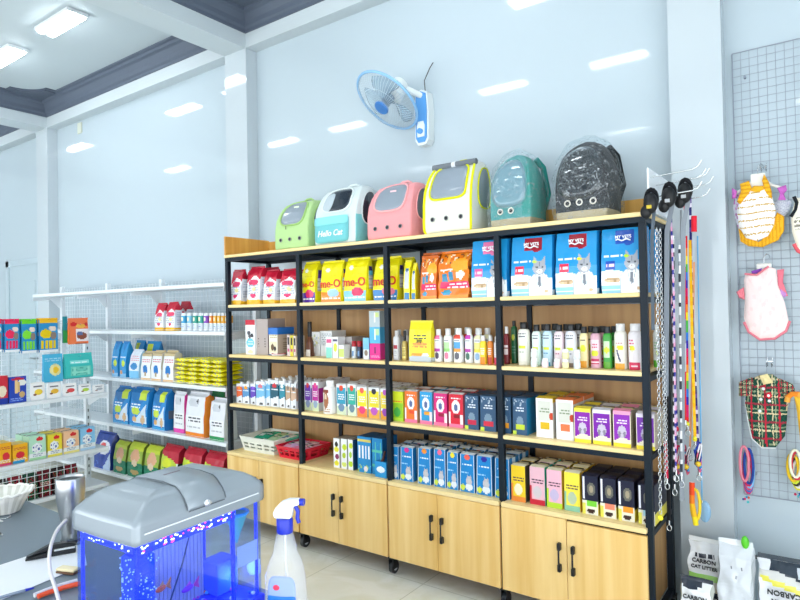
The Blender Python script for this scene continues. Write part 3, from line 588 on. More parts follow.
def pdg(lab): return ['38597a',('b',.1,.8,.9,.98,['c8d4dc','38597a','7a94a8']),('t',.2,.66,.8,.76,'e0e8ee'),('e',.5,.36,.24,.14,'7a94a8'),('r',.2,.16,.85,.3,lab),('r',0,0,.25,.1,'c8e04a')]
b3+=[(3,464.5,478.5,396,'slate blue puppy carton, red flash, left',pdg('c82a4a'),'2a4258'),(3,480,496,396.5,'slate blue puppy carton, red flash, right',pdg('d8344a'),'2a4258'),(4,498,511,397,'slate carton with orange flash behind the post',pdg('f0a02a'),'2a4258'),(4,512.5,527,398.5,'slate blue carton with lime flash',pdg('c8d83a'),'1f7aa8')]
for b,p0,p1,pt,n,fr_,sd in b3:
    put(carton,'third',b,p0,p1,pt,n,'wet food',fr_,sd,dep=.13,back=1,group='treat and pouch cartons along the third shelf',flap=sample(fr_,.5,.9) if p0>460 else 'e9e4e6',top=('cells',['2a2f3a','3a4452',sample(fr_,.5,.9)] ,5) if p0>400 else ('cells',['e0e0d0','3a3440'],4),taper=.03)
for b,p0,p1,pt,n,c1,c2 in ((4,536,553,398.5,'white carton with mustard window and yellow top','e3b81c','e8c832'),(4,556,573.5,400,'white carton with orange window and orange top','ec7a4a','e8804a')):
    put(carton,'third',b,p0,p1,pt,n,'wet food',['f1f1f0',('r',.12,.42,.88,.92,'d8d8cc'),('t',.2,.6,.8,.8,'8a9a7a'),('r',.25,.2,.8,.38,c1),('e',.95,.55,.16,.1,'c8401c')],['d4d0c8',('r',0,.9,1,1,c2)],dep=.15,back=1,flap=c2,top=('cells',['e8d44a' if p0<550 else 'e07a4a','8a7a4a'],4),group='white windowed cartons')
def pur(i,c): return ['f2e9c8',('p',[(.06,.16),(.06,.88),(.94,.92),(.94,.2),(.5,.3)],c),('t',.2,.66,.8,.74,'f4e8f8'),('e',.5,.42,.24,.17,'c8c0d0'),('e',.36,.36,.08,.08,'8a8494'),('e',.64,.36,.08,.08,'8a8494'),('r',0,0,1,.12,'f0dc3a'),('r',.0,.9,1,1,['f4e04a','e8e4ec','f0a0c0','ece4f0'][i])]
for i,(p0,p1,pt,n,c) in enumerate(((574,591,408.5,'purple cat pouch carton with yellow rim','8a22a8'),(592.5,611,410,'deep purple cat pouch carton','7a1ca4'),(613,631,411,'purple cat pouch carton with pink rim','8e2cb0'),(636,655,414,'purple cat pouch carton behind the end post','7e3ab0'))):
    put(carton,'third',4,p0,p1,pt,n,'wet food',pur(i,c),['b8ac98',('t',.1,.2,.9,.8,'a89c88')],dep=.13,back=1,top=('cells',['7a98a4','5a6a6a','c8c4a8'] if i==0 else ['e8e0a0','6a6458','d8b8c0'],5),group='purple cat pouch cartons',flap=['f0e04a','dcdce4','f090b0','e8e0e8'][i],yf=.03)
# --- cabinet tops
def cards(b,items,**kw):
    for p0,p1,pt,n,fr_,sd in items: put(carton,'low',b,p0,p1,pt,n,'wet food',fr_,sd,**kw)
cards(2,[(333.5,339.5,438.5,'slim white carton with yellow and plum dots',[WH,('e',.5,.8,.3,.08,'2a2a20'),('e',.5,.62,.4,.09,'e8e02a'),('e',.6,.38,.35,.09,'8a2a5a'),('e',.5,.15,.4,.09,'e8e02a')],'c8c4bc'),(341,347,439,'slim white carton with lime dots',[WH,('e',.6,.72,.4,.1,'c8dc2a'),('e',.5,.45,.3,.1,'b8d02a'),('e',.5,.15,.4,.08,'d0dc6a')],'c8c8c0'),(348,353,440,'slim lime carton with blue side',[WH,('e',.6,.8,.4,.1,'c8dc2a'),('e',.5,.5,.3,.1,'b0d83a'),('e',.5,.2,.45,.1,'c0e02a')],'1c4a70')],dep=.12,group='slim supplement cartons',top='9a9088')
bx=['1f8ac8',('r',.0,.86,1,.94,'d8c860'),('r',.1,.4,.2,.75,WH),('r',.34,.4,.44,.75,WH),('r',.58,.4,.68,.75,WH),('r',.8,.4,.9,.75,WH),('b',.0,.0,1,.2,['b8dc3a','1f8ac8','4ab0e0']),('e',.6,.1,.14,.08,'e8e0e4')]
cards(2,[(357.5,371,437,'blue multi-sachet carton with white stripes',bx,'1668a4'),(372,382.5,438.5,'blue carton with green flecks beside the striped one',['1c84c0',('b',0,.1,1,.9,['2a9ac8','5ac0a8','1c84c0','1c84c0'])],'1668a4')],dep=.15,group='blue sachet cartons',top='15609a')
o=thing('door_wedge','dark brown slanting comb handle leaning on blue cartons beside the post','comb',(at(378,461,'y',.0).x,.03,Z['low']+.035))
MB().C('4a2a24').tube([(-.012,0,.006),(0,0,.03),(.015,.002,.07),(.026,.004,.115)],[.014,.016,.009,.006],8).obj('handle',PLAS,o)
MB().C('c82a4a').ell((-.0,-.001,.004),(.012,.008,.006)).obj('red_tip',PLAS,o); o.name='comb'
put(carton,'low',2,375,386.5,462,'low blue carton lying at the foot of the post','box',['2a96d4',('e',.5,.5,.36,.2,'e8f0f4')],'1c7ab4',dep=.1,yf=-.004 if False else .012,name='sachet_carton',dh=.0)
def roy(tab,flip=0): return ['1a86cc',('e',.5,.93,.2,.07,tab),('t',.15,.72,.85,.8,'e8f4fa'),('t',.1,.5,.6,.58,'9ad0f0'),('e',.62,.3,.2,.12,'c8c4c8'),('p',[(.48,.34),(.5,.5),(.58,.38)],'b8b4b8'),('p',[(.78,.34),(.76,.5),(.66,.38)],'b8b4b8'),('e',.62,.14,.26,.09,'e8ecf0'),('e',.2,.12,.16,.08,'d0e04a'),('r',0,0,.03,1,'dceaf2'),('r',.97,0,1,1,'dceaf2')]
rr=[(390.5,398.5,447,'no visible tab','1a86cc'),(400,413,448,'magenta tab','d82a8a'),(417.5,430.5,449,'orange tab','f0902a'),(433.5,445.5,450,'pink tab','f06a8a'),(446.5,458,453,'yellow tab','f0dc2a'),(459.5,474.5,455,'coral tab','f0604a'),(476,492,457,'navy tab','2a2a9a'),(494.5,509.5,459,'plain front at post','1f6ab8')]
for k,(p0,p1,pt,n,c) in enumerate(rr):
    put(carton,'low',3 if k<7 else 4,p0,p1,pt,'blue cat pouch carton, '+n,'wet food',roy(c),['1670ae',('r',.3,0,.5,1,'c8dce8')],dep=.12,yf=.03,back=1,taper=.08,top=('cells',['dfe6ea','2a3440','7a96aa'],5),flap='dfe8ee',group='blue cat pouch cartons in the third bay')
def nk(c1,c2,c3): return [c1,('t',.12,.58,.9,.72,'5a3a4a'),('e',.5,.34,.3,.16,c3),('r',0,0,1,.14,c2),('r',0,.0,.12,.5,c2)]
for p0,p1,pt,n,c1,c2,c3,sd in ((511,525.5,466,'yellow and orange pouch carton','f0cc2a','e88a3a','f0e8c8','5a4a40'),(529.5,545,467.5,'white and red pouch carton with teal edge','e8b8c4','c8283a','d0c4c8','1fa89a'),(546.5,562,470.5,'pink pouch carton with lime corner','f0b8c8','b8dc3a','c8b8d8','d8c02a'),(564,580,473,'lemon pouch carton','f2e04a','8ac0a0','b8c8a8','e8b82a')):
    put(carton,'low',4,p0,p1,pt,n,'wet food',nk(c1,c2,c3),sd,dep=.11,yf=.03,back=1,top=('cells',['f0e4b0','3a2a28','e8d8c0'],5),flap='f0e8c8',group='pastel pouch cartons in the right end bay',taper=.03)
for p0,p1,pt,n,c in ((582,598,476,'lime','7ad03a'),(600,616,478.5,'salmon','f08a6a'),(618,634.5,481,'orange','f09a2a'),(638,655,485,'pale blue','a8d4e0')):
    put(carton,'low',4,p0,p1,pt,'black pouch carton with '+n+' lower band','wet food',['1c1f36',('r',.04,.4,.16,.96,'e8e8f0'),('e',.58,.66,.26,.17,'6a6a60'),('e',.58,.66,.14,.1,'a89a80'),('r',0,0,1,.36,'e8e4d0'),('r',.3,.2,.9,.36,c),('r',0,0,.2,.3,'e8e05a'),('e',.55,.1,.25,.06,'3a2420')],['1a1c30',('r',0,0,1,.3,'e8d83a')],dep=.12,yf=.03,back=1,top='15172a',flap='24273c',group='black pouch cartons in the right end bay')
# baskets
def basket(name,lab,loc,w,d,h,col,rz,slots):
    t=thing(name,lab,'basket',loc,rz); th=.003
    mb=MB().C(col); secs=[(0,w*.86,d*.86,.12),(h,w,d,.12)]
    n=44;rows=8; P=ringpts(14,8,14)
    V=[];Fc=[];
    for j in range(rows+1):
        z=h*j/rows; s=.86+.14*j/rows
        for x,y,_,_ in P: a,b=rpt(x,y,.12); V.append((a*w*s/2,b*d*s/2,z))
    n=len(P)
    for j in range(rows):
        for i in range(n):
            if j in slots and i%3!=0: continue
            Fc.append((j*n+i,j*n+(i+1)%n,(j+1)*n+(i+1)%n,(j+1)*n+i))
    mb.add(V,Fc); mb.add(V[:n],[tuple(range(n))])
    o=mb.obj('basket_body',PLAS,t); md=o.modifiers.new('s','SOLIDIFY'); md.thickness=th; md.offset=1
    r=MB().C(col); r.tube([(V[rows*n+i][0]*1.02,V[rows*n+i][1]*1.02,h) for i in range(n)],.005,6,closed=True); r.obj('rim',PLAS,t)
    return t
def packet(name,lab,cat,loc,w,l,c1,c2,rot,group,art=None):
    t=thing(name,lab,cat,loc,0,group); t.rotation_euler=rot
    m=loft([(0,w,.004,0,0),(l*.06,w,.006,.1,0),(l*.25,w*.98,.018,.3,0),(l*.75,w*.98,.018,.3,0),(l*.94,w,.006,.1,0),(l,w,.004,0,0)],art or [c1,('r',.1,.3,.9,.7,c2),('t',.15,.4,.85,.6,WH)],c1,nF=8,nV=12,wr=.002,seed=R.random()*9)
    m.obj('packet_film',GLOSS,t); return t
bz=Z['low']+.0006
basket('storage_basket','white plastic basket of green packets on the far left cabinet','',0,0,0,'',0,()) if False else None
bk=basket('storage_basket','white slotted basket holding green packets on the far left cabinet',(-2.60,.19,bz),.36,.30,.10,'ecefe4',0,(2,4))
for k in range(6):
    packet('treat_packet',['green','second green','third green','pale green','white','mint'][k]+' packet lying in the white slotted basket, '+['front','middle','back','left','right','top'][k]+' one','treats',(-2.66+.045*k,.10+.022*(k%3),bz+.082+.005*(k%2)),.07,.15,['1f9a78','2aae88','189070','b8dcb0','e8ece4','5ac0a0'][k],['e8f0e8','0f6a50','c8e8d8','2a9a60','4a8ac0','e8f0e8'][k],(-math.pi/2+.12,0,.2-.08*k),'packets in the white basket')
bk=basket('storage_basket','red plastic basket holding pink packets beside the white basket',(-2.265,.165,bz),.27,.26,.075,'e01f3c',0,(2,3,5))
for k in range(5):
    packet('treat_packet',['pink','lilac','rose','blush','black-spotted pink'][k]+' packet lying in the red basket','treats',(-2.335+.035*k,.07+.02*(k%2),bz+.062+.005*(k%2)),.07,.15,['f0a0c0','d8b0dc','e880a8','f4c4d4','e8a0b8'][k],['2a1c28','f4e4f0','c83a7a','8a5a80','1c1820'][k],(-math.pi/2+.1,0,.15-.07*k),'packets in the red basket')
# ================= white shop racks on the left =================
def rack_part(t,mb,n,m=WHITEM):
    o=mb.obj(n,m,t); o.matrix_parent_inverse=Matrix.Translation(-t.location); return o
GZ=[.10,.545,.955,1.375,1.745]      # standing surfaces of the back-wall rack
gx0,gx1=-6.15,-2.96
bkr=thing('wall_shelf_rack','white metal shop rack with five shelf levels against the left wall','shelving',((gx0+gx1)/2,.3,0))
UX=[-6.13,-5.2,-4.28,-3.02]
for x in UX:
    m=MB().box((x-.02,.405,0.001),(x+.02,.443,1.83)); 
    for k in range(26): m.C('5c666c').box((x-.006,.4035,.12+k*.065),(x+.006,.4049,.145+k*.065)); m.C((.9,.93,.95))
    rack_part(bkr,m,'upright',PLAS if False else WHITEM)
for a,b in zip(UX,UX[1:]):
    mm=MB()
    n=int((b-a)/.05)
    for k in range(1,n): x=a+(b-a)*k/n; mm.cyl((x,.425,.12),(x,.425,1.80),.0014,4,cap=False)
    for k in range(40): z=.13+k*.0425; mm.cyl((a+.02,.421,z),(b-.02,.421,z),.0014,4,cap=False)
    rack_part(bkr,mm,'wire_back',WHITEM)
    for i,z in enumerate(GZ):
        m=MB().box((a+.001,.12,z-.03),(b-.001,.402,z-.0005),.003)
        rack_part(bkr,m,'shelf')
        for x in (a+.004,b-.0065):
            q=[(0,0),(0,-.035),(.18,-.028),(.27,-.09 if i!=4 else -.12),(.28,-.09 if i!=4 else -.12),(.28,0)]
            mb=MB(); v=[(x+dx,.1215+py,z-.032+pz) for dx in (0,.0025) for py,pz in [(p[0],p[1]) for p in q]]; n6=len(q)
            mb.add(v,[tuple(range(n6)),tuple(range(2*n6-1,n6-1,-1))]+[(k,n6+k,n6+(k+1)%n6,(k+1)%n6) for k in range(n6)]); rack_part(bkr,mb,'shelf_bracket')
        if i in(0,1,2,3): 
            g=MB(); g.cyl((a+.01,.124,z+.012),(b-.01,.124,z+.012),.0015,4); rack_part(bkr,g,'front_wire')
gn=['bottom shelf','second lowest shelf','middle shelf','upper shelf']
def gput(kind,lv,p0,p1,pt,look,cat,front,side,yf=.15,dep=.12,lab=None,back=0,**kw):
    z=GZ[lv]+.0005; yb=proj_y((p0+p1)/2,yf,z); x0=at(p0,(pt+yb)/2,'y',yf).x; x1=at(p1,(pt+yb)/2,'y',yf).x
    h=at((p0+p1)/2,pt,'y',yf+(dep*.5 if kind is bag else 0)).z-z
    loc=((x0+x1)/2,yf+dep/2,z); lb_=look+', '+gn[lv]+' of the wall rack'
    if kind is bag: o=bag(kw.pop('name','pet_food_bag'),lb_,cat,loc,x1-x0,dep,h,front,side,**kw)
    elif kind is carton: o=carton(kw.pop('name','carton'),lb_,cat,loc,x1-x0-.002,dep,h,front,side,**kw)
    else: o=bottle(kw.pop('name','tin'),lb_,cat,loc,(x1-x0)*.72,h,front,side,**kw)
    for k in range(back): dup(o,(loc[0]+.004,loc[1]+(dep+.012)*(k+1),z),'twin behind the '+lb_)
    return o
for p0,p1,pt,n in ((154,163,303,'left red and white kibble bag'),(165,174,302,'middle red and white kibble bag'),(177,186,301.5,'right red and white kibble bag')):
    gput(bag,3,p0,p1,pt,n,'pet food',rb,rs,dep=.09,topc='b81a34',wr=.008,group='red kibble bags on the wall rack',yf=.3 if p0>170 else .16)
tc=[('2a9ac8','sky'),('7ac0dc','pale blue'),('2aa08c','teal'),('3ab09a','sea green'),('8a4ac0','violet'),('e8882a','orange'),('f0b02a','amber'),('ecb030','second amber'),('e8a82a','third amber'),('f0a838','fourth amber'),('e0702a','burnt orange')]
xs=[175.5,181.3,187,192.5,197.8,203.2,207.3,211.3,215.2,219,222.6,226]
for k,(c,nm) in enumerate(tc):
    if xs[k+1]>225: continue
    o=gput(bottle,3,xs[k],xs[k+1]-.3,313,nm+' and white food tube, '+('left half of row' if k<5 else 'right half of row'),'wet food',['e4ecf2',('r',0,.45,1,.9,c),('t',.1,.15,.9,.4,'6a88b8'),('e',.5,.7,.3,.12,'f0e8c8')],['e4ecf2',('r',0,.45,1,.9,c)],cap='f2f4f6',name='food_tube',capw=.9,caph=.06,rnd=.9,group='food tubes in a row on the wall rack')
    if k%2==0: dup(o,(o.location.x+.003,o.location.y+.07,o.location.z),'one behind the '+nm+' food tube, upper shelf of the wall rack')
bl=['2a94d4',('p',[(.2,1),(.5,.7),(.8,1)],'1c7ac0'),('e',.6,.42,.25,.1,'c8e040'),('t',.1,.55,.9,.65,'d8ecf8'),('r',0,0,1,.12,'8cc4e8'),('e',.3,.16,.2,.06,'c89a6a')]
for p0,p1,pt,n in ((111,117.5,341,'narrow blue bag at the left end'),(119,125.5,341,'second narrow blue bag')):
    gput(bag,2,p0,p1,pt,n,'pet food',bl,'2388c4',dep=.1,group='narrow blue bags on the wall rack',wr=.004)
for p0,p1,pt,n in ((133,142,340,'upright blue bag with lime tab at the rear'),(144,158,341,'dim blue bag at the rear middle')):
    gput(bag,2,p0,p1,pt,n,'pet food',['2a8ac8',('r',.1,.6,.5,.95,'c8d83a')],'1a74b0',dep=.08,yf=.31,wr=.004,group='rear blue bags on the wall rack')
gput(bag,2,128.5,138.5,349,'leaning pale blue and white bag','pet food',['dfe8f2',('r',0,.0,1,.3,'7ac0e8'),('e',.5,.45,.35,.12,'3a8ac8'),('t',.1,.65,.9,.85,'d89aa8')],'a8d0e8',dep=.11,wr=.004)
wb=['eef0f2',('r',0,.86,1,1,'c8b48a'),('t',.1,.62,.9,.8,'d87a8a'),('e',.5,.38,.25,.16,'2a7ac8'),('r',.4,.15,.6,.3,'b8a078'),('r',0,0,1,.08,'f0c080')]
for p0,p1,pt,n in ((140,150,350.5,'first white bag with tan top and blue figure'),(150.5,160.5,350,'second white bag with tan top and blue figure'),(162,173,350,'third white bag with tan top, beside yellow packets')):
    gput(bag,2,p0,p1,pt,n,'pet food',wb,['c8c0b0',('r',0,.0,1,.4,'dcdcdc')],dep=.11,wr=.003,full=.9,group='tan-topped white bags')
# pile of yellow packets
x0=at(176,375,'y',.16).x; x1=at(224,378,'y',.16).x; n5=4
posn=['left end','second','third','right end']
for r in range(6):
    for c in range(n5):
        w=(x1-x0)/n5
        t=thing('treat_packet','yellow packet in the yellow pile, %s column, %s layer from the shelf'%(posn[c],['lowest','second','third','fourth','fifth','top'][r]),'treats',(x0+w*(c+.5)+R.uniform(-.004,.004),.155+R.uniform(-.004,.004),GZ[2]+.0145+r*.0345),0,'yellow packets piled on the wall rack'); t.rotation_euler=(R.uniform(-.05,.05),R.uniform(-.06,.06),R.uniform(-.12,.12))
        m=MB(); sd=R.random()*20
        secs=[]
        me_=loft([(-w*.5,.004,.19,0,.09),(-w*.44,.008,.19,0,.09),(-w*.2,.030,.19,.3,.09),(w*.2,.030,.19,.3,.09),(w*.44,.008,.19,0,.09),(w*.5,.004,.19,0,.09)],['f2e81c',('b',.1,.1,.9,.9,['f2e81c','f2e81c','d8e040','f2e81c','3a8ab8','f2e81c','e8a82a'])],'f2e81c',nF=5,nS=8,nV=12,wr=.0035,seed=sd)
        o=me_.obj('packet_film',GLOSS,t); o.rotation_euler=(0,math.pi/2,0)
bb=['2486cc',('p',[(0,1),(0,.75),(.5,.55),(1,.85),(1,1)],'1c74b8'),('r',.5,.72,.85,.96,'c8e040'),('e',.35,.42,.22,.11,'c8e03a'),('p',[(.2,.1),(.9,.6),(.95,.1)],'d4e4f0'),('e',.3,.2,.12,.07,'e0b070'),('e',.75,.2,.1,.12,'d8b48a'),('t',.1,.5,.6,.6,'e0f0f8'),('r',0,0,1,.06,'4aa8e0')]
bs=['1c78bc',('r',.2,.3,.8,.5,'5a6a78')]
for p0,p1,pt,n in ((112,128,385,'left of three big blue bags'),(128.5,147,386,'middle of three big blue bags'),(151,164.5,387.5,'right of three big blue bags')):
    gput(bag,1,p0,p1,pt,n,'pet food',bb,bs,dep=.15,wr=.004,full=.85,yf=.145,group='three big blue bags')
def pnk(c): return ['e0e2e8',('r',.05,.1,.95,.5,'eceef0'),('t',.2,.34,.8,.46,'5a5a64'),('e',.4,.8,.3,.1,'c8ccd4'),('e',.6,.84,.05,.04,'4a4a50'),('r',0,0,1,.11,c),('t',.15,.2,.8,.3,'b8bcc4')]
for p0,p1,pt,n,c,yf in ((173,184,391,'white bag with pink base beside the orange-based one','e84ab0',.175),(184.5,203.5,391,'tall white bag with orange base','f08a2a',.135),(208.5,224,397,'white bag with green base and red print','2a9a5a',.135)):
    gput(bag,1,p0,p1,pt,n,'pet food',pnk(c),c if c!='2a9a5a' else 'd8e0dc',dep=.13 if yf<.15 else .06,yf=yf,wr=.003,full=.9)
gput(bag,1,209,221,389,'dark green bag standing at the rear','pet food',['1f8a4a'],'1a7a40',yf=.29,dep=.08,wr=.003)
nv=['1f3f9a',('e',.6,.62,.3,.2,'e0e4f0'),('e',.55,.68,.14,.08,'d83a3a'),('p',[(.5,.0),(1,0),(1,.5)],'b8cce8'),('b',0,0,.6,.3,['3a6ad0','1f3f9a'])]
gput(bag,0,93,110,430,'navy blue bag with white cat at the left end','pet food',nv,'1a3482',dep=.14,wr=.007)
gy=['9ab83a',('r',0,.8,1,1,'c8d83a'),('r',0,0,1,.42,'1f7a5a'),('e',.5,.62,.3,.2,'e8b088'),('e',.5,.42,.18,.1,'e8d0b0'),('b',0,0,1,.35,['1f7a5a','2a8a68','1f7a5a']),('e',.5,.15,.28,.07,'b8a06a')]
for p0,p1,pt,n in ((112.5,125,438,'first lime-topped green bag'),(126.5,141.5,439.5,'second lime-topped green bag'),(143,158,442.5,'third lime-topped green bag')):
    gput(bag,0,p0,p1,pt,n,'pet food',gy,['6a7a2a',('r',0,0,1,.4,'1a6a4c')],dep=.14,wr=.005,full=.85,group='lime-topped green bags on the bottom shelf',topc='5a5a34')
rg=['c4d848',('p',[(0,1),(0,.78),(.6,.7),(1,.55),(1,1)],'c0203a'),('e',.35,.58,.25,.12,'e0e82a'),('t',.1,.38,.9,.5,'3a7a40'),('b',0,0,1,.34,['e8e4d8','c8402a','6a9a3a','e8e4d8']),('r',.9,.1,1,.6,'e8ece8')]
for p0,p1,pt,n in ((159.5,177,443,'left red-topped lime bag'),(181,199.5,446,'middle red-topped lime bag'),(202,222,450,'right red-topped lime bag')):
    gput(bag,0,p0,p1,pt,n,'pet food',rg,['2a3a2a',('r',0,.6,1,1,'a01c30')],dep=.14,wr=.005,full=.85,group='red-topped lime bags on the bottom shelf',topc='a01c30')
# ---------- free-standing rack running towards the camera ----------
X0=-4.71; fx=-4.36
fsr=thing('end_shelf_rack','white metal shop rack jutting out from the left, packets on hooks','shelving',(X0,-.9,0))
US=[-.05,-.98,-1.9]
for y in US:
    m=MB().box((X0-.02,y-.02,.0505),(X0+.02,y+.02,1.50)); m.box((X0-.02,y-.021,.001),(fx-.02,y+.021,.05)); 
    rack_part(fsr,m,'upright'); 
    sl=lambda u,v:'5a646a' if (v*22)%1<.4 else 'e4eaee'
    h=loft([(.12,.0012,.010,0,0),(1.46,.0012,.010,0,0)],sl,sl,nF=1,nS=1,nV=110,nB=1)
    h.v=[(x+X0+.0212,yy+y,z) for x,yy,z in h.v]
    rack_part(fsr,h,'slot_strip',PLAS)
    rack_part(fsr,MB().box((X0-.03,y-.03,.0),(X0+.05,y+.03,.012)),'levelling_foot',BLACKP)
for a,b in zip(US,US[1:]):
    mm=MB()
    for k in range(1,18): y=a+(b-a)*k/18; mm.cyl((X0,y,.1),(X0,y,1.48),.0016,4,cap=False)
    for k in range(33): z=.11+k*.0425; mm.cyl((X0,a,z),(X0,b,z),.0016,4,cap=False)
    rack_part(fsr,mm,'wire_back')
    for z in (.1,.402,.862):
        rack_part(fsr,MB().box((X0+.025,b+.001,z-.03),(fx,a-.001+(.0),z-.0005),.003),'shelf')
        for y in (a-.004,b+.006):
            mb=MB(); q=[(0,0),(0,-.1),(.03,-.1),(.2,-.03),(.33,-.02),(.33,0)]; n6=len(q)
            v=[(X0+.022+px,y+dy,z-.031+pz) for dy in(0,.0025) for px,pz in q]; mb.add(v,[tuple(range(n6)),tuple(range(2*n6-1,n6-1,-1))]+[(k,n6+k,n6+(k+1)%n6,(k+1)%n6) for k in range(n6)]); rack_part(fsr,mb,'shelf_bracket')
    m=MB(); m.cyl((X0+.03,a,1.475),(X0+.03,b,1.475),.006,8); m.cyl((X0+.03,a,1.33),(X0+.03,b,1.33),.004,8); rack_part(fsr,m,'hook_bar')
# wire guard on the lowest shelf with goods behind it
m=MB()
for k in range(13): y=-.25-k*.055; m.cyl((fx-.004,y,.1),(fx-.004,y,.335),.002,5)
for k in range(6): m.cyl((fx-.004,-.25,.1+k*.047),(fx-.004,-.91,.1+k*.047),.002,5)
rack_part(fsr,m,'wire_guard')
def xput(kind,z,p0,p1,pt,lab,cat,front,side,xf,dep=.1,hang=None,**kw):
    pb=hang if hang else None
    z0=z if not hang else at((p0+p1)/2,hang,'x',xf).z
    ym=(p0+p1)/2
    y0=at(p0,(pt+(hang or pt+20))/2,'x',xf).y; y1=at(p1,(pt+(hang or pt+20))/2,'x',xf).y
    h=at(ym,pt,'x',xf-(dep*.5 if kind is bag else 0)).z-z0
    loc=(xf-dep/2,(y0+y1)/2,z0+.0005)
    f={bag:bag,carton:carton,bottle:bottle}[kind]
    if kind is bag: return bag(kw.pop('name','treat_bag'),lab,cat,loc,y1-y0,dep,h,front,side,rz=math.pi/2,**kw)
    return carton(kw.pop('name','carton'),lab,cat,loc,y1-y0-.003,dep,h,front,side,rz=math.pi/2,**kw)
def hook(o,h,dep):
    m=MB().tube([(0,.26,h-.012),(0,-dep/2-.03,h-.012),(0,-dep/2-.035,h)],.0018,5); m.C('dfe3e6'); q=m.obj('peg_hook',CHROME,fsr); q.matrix_parent_inverse=Matrix.Translation(-fsr.location)@Matrix.Translation(o.location)@Matrix.Rotation(math.pi/2,4,'Z'); return q
def stick(top,blob): return ['2a8cc4',('r',0,.88,1,1,top),('e',.35,.56,.3,.14,blob),('e',.72,.72,.2,.08,'e8d8c8'),('e',.75,.5,.17,.12,'8a7a70'),('r',.1,.1,.24,.36,blob),('r',.31,.1,.45,.36,blob),('r',.52,.1,.66,.36,blob),('r',.73,.1,.87,.36,blob),('r',0,0,1,.08,'e8ecee'),('r',.0,.88,1,1,top)]
for p0,p1,pt,pb,n,top,bl_,bk2 in ((-9,2.5,319,352,'pink-topped treat packet cut by the photo edge','e8285a','d8285a',2),(4.5,20,319,352,'pink-topped stick treat packet','e8285a','e8285a',2),(21.5,37,319,353,'green-topped stick treat packet','6ad02a','7ad83a',2),(39,58.5,318,352,'yellow-topped stick treat packet','f0b81c','e8c81c',2)):
    o=xput(bag,0,p0,p1,pt,n+' hanging on the end rack','treats',stick(top,bl_),'2a7ab0',-4.44,dep=.02,hang=pb,wr=.0015,full=.95,topc=top,group='stick treats hanging on hooks',name='treat_packet')
    h=o.children[1].bound_box[1][2]; hook(o,h,.02)
    dup(o,(o.location.x-.04,o.location.y,o.location.z),'packet hanging behind the '+n)
o=xput(bag,0,68.5,89,318,'orange treat packet with dog picture hanging at the rack end','treats',['ec7a4a',('e',.25,.8,.18,.08,'d8282a'),('e',.9,.78,.12,.06,'c8282a'),('e',.62,.72,.25,.08,'f0b84a'),('r',.35,.1,1,.6,'ece4e8'),('e',.66,.32,.26,.14,'8a4a3a'),('e',.55,.42,.14,.08,'5a6a9a'),('r',.3,0,.9,.05,'a84a2a')],'e8702a',-4.44,dep=.03,hang=344,wr=.003,name='treat_packet'); hook(o,.17,.03)
o=xput(bag,0,63,68,316.5,'green treat packet edge-on behind the orange one','treats',['1f8a9a',('r',0,0,1,.5,'2a9a4a')],'1a7a7a',-4.47,dep=.02,hang=343,wr=.002,name='treat_packet'); hook(o,.17,.02)
o=xput(bag,0,43,63.5,354,'light blue pouch with yellow picture hanging on the end rack','treats',['4ab4dc',('e',.6,.45,.28,.22,'e8e0a0'),('e',.62,.45,.14,.12,'f0c83a'),('t',.1,.75,.9,.9,'a8dcf0')],'2a9ac8',-4.42,dep=.03,hang=382,wr=.002,name='treat_packet'); hook(o,.15,.03)
o=xput(bag,0,65,94,353,'teal zipped bag with handle hanging on the end rack','pouch',['3abcb8',('r',.2,.6,.85,.75,'8ae0dc'),('t',.25,.62,.8,.72,'e8f8f8'),('r',.2,.1,.9,.5,'6ac8b8'),('b',.25,.12,.85,.45,['5ab0a0','8ad8c8','4aa898']),('r',0,0,1,.04,'2a9a98')],'2aa4a0',-4.40,dep=.07,hang=378,wr=.003,name='zip_bag')
m=MB().C('2aa4a0').tube([(-.04,0,.155),(-.035,0,.185),(.035,0,.185),(.04,0,.155)],.005,6); m.obj('handle',PLAS,o); hook(o,.19,.04)
gz=.8625
dn=['c82a3a',('r',.0,.0,1,.2,'1c3a9a'),('e',.6,.45,.3,.2,'e8dcc0')]
xput(carton,gz,-6,8,376,'red and blue treat carton cut by the photo edge','treats',dn,'1c2f80',-4.40,dep=.08,top='d8d0c8')
xput(carton,gz,8.8,26.5,376.5,'royal blue treat carton with bone picture','treats',['1f44b0',('e',.75,.75,.25,.12,'e8e8e0'),('r',.32,.35,.5,.85,'e8c88a'),('r',.5,.4,.64,.8,'d8b070'),('e',.75,.3,.16,.12,'c8a86a'),('t',.1,.08,.8,.2,'8aa8e8'),('e',.5,.9,.4,.05,'c8203a')],'1a3894',-4.40,dep=.08,top='e0d8d0')
ti_=[('yellow swirl','f0d040'),('red and yellow swirl','e8b83a'),('red swirl','e04a4a'),('lime swirl','b8d84a'),('grey label','b8bcc0')]
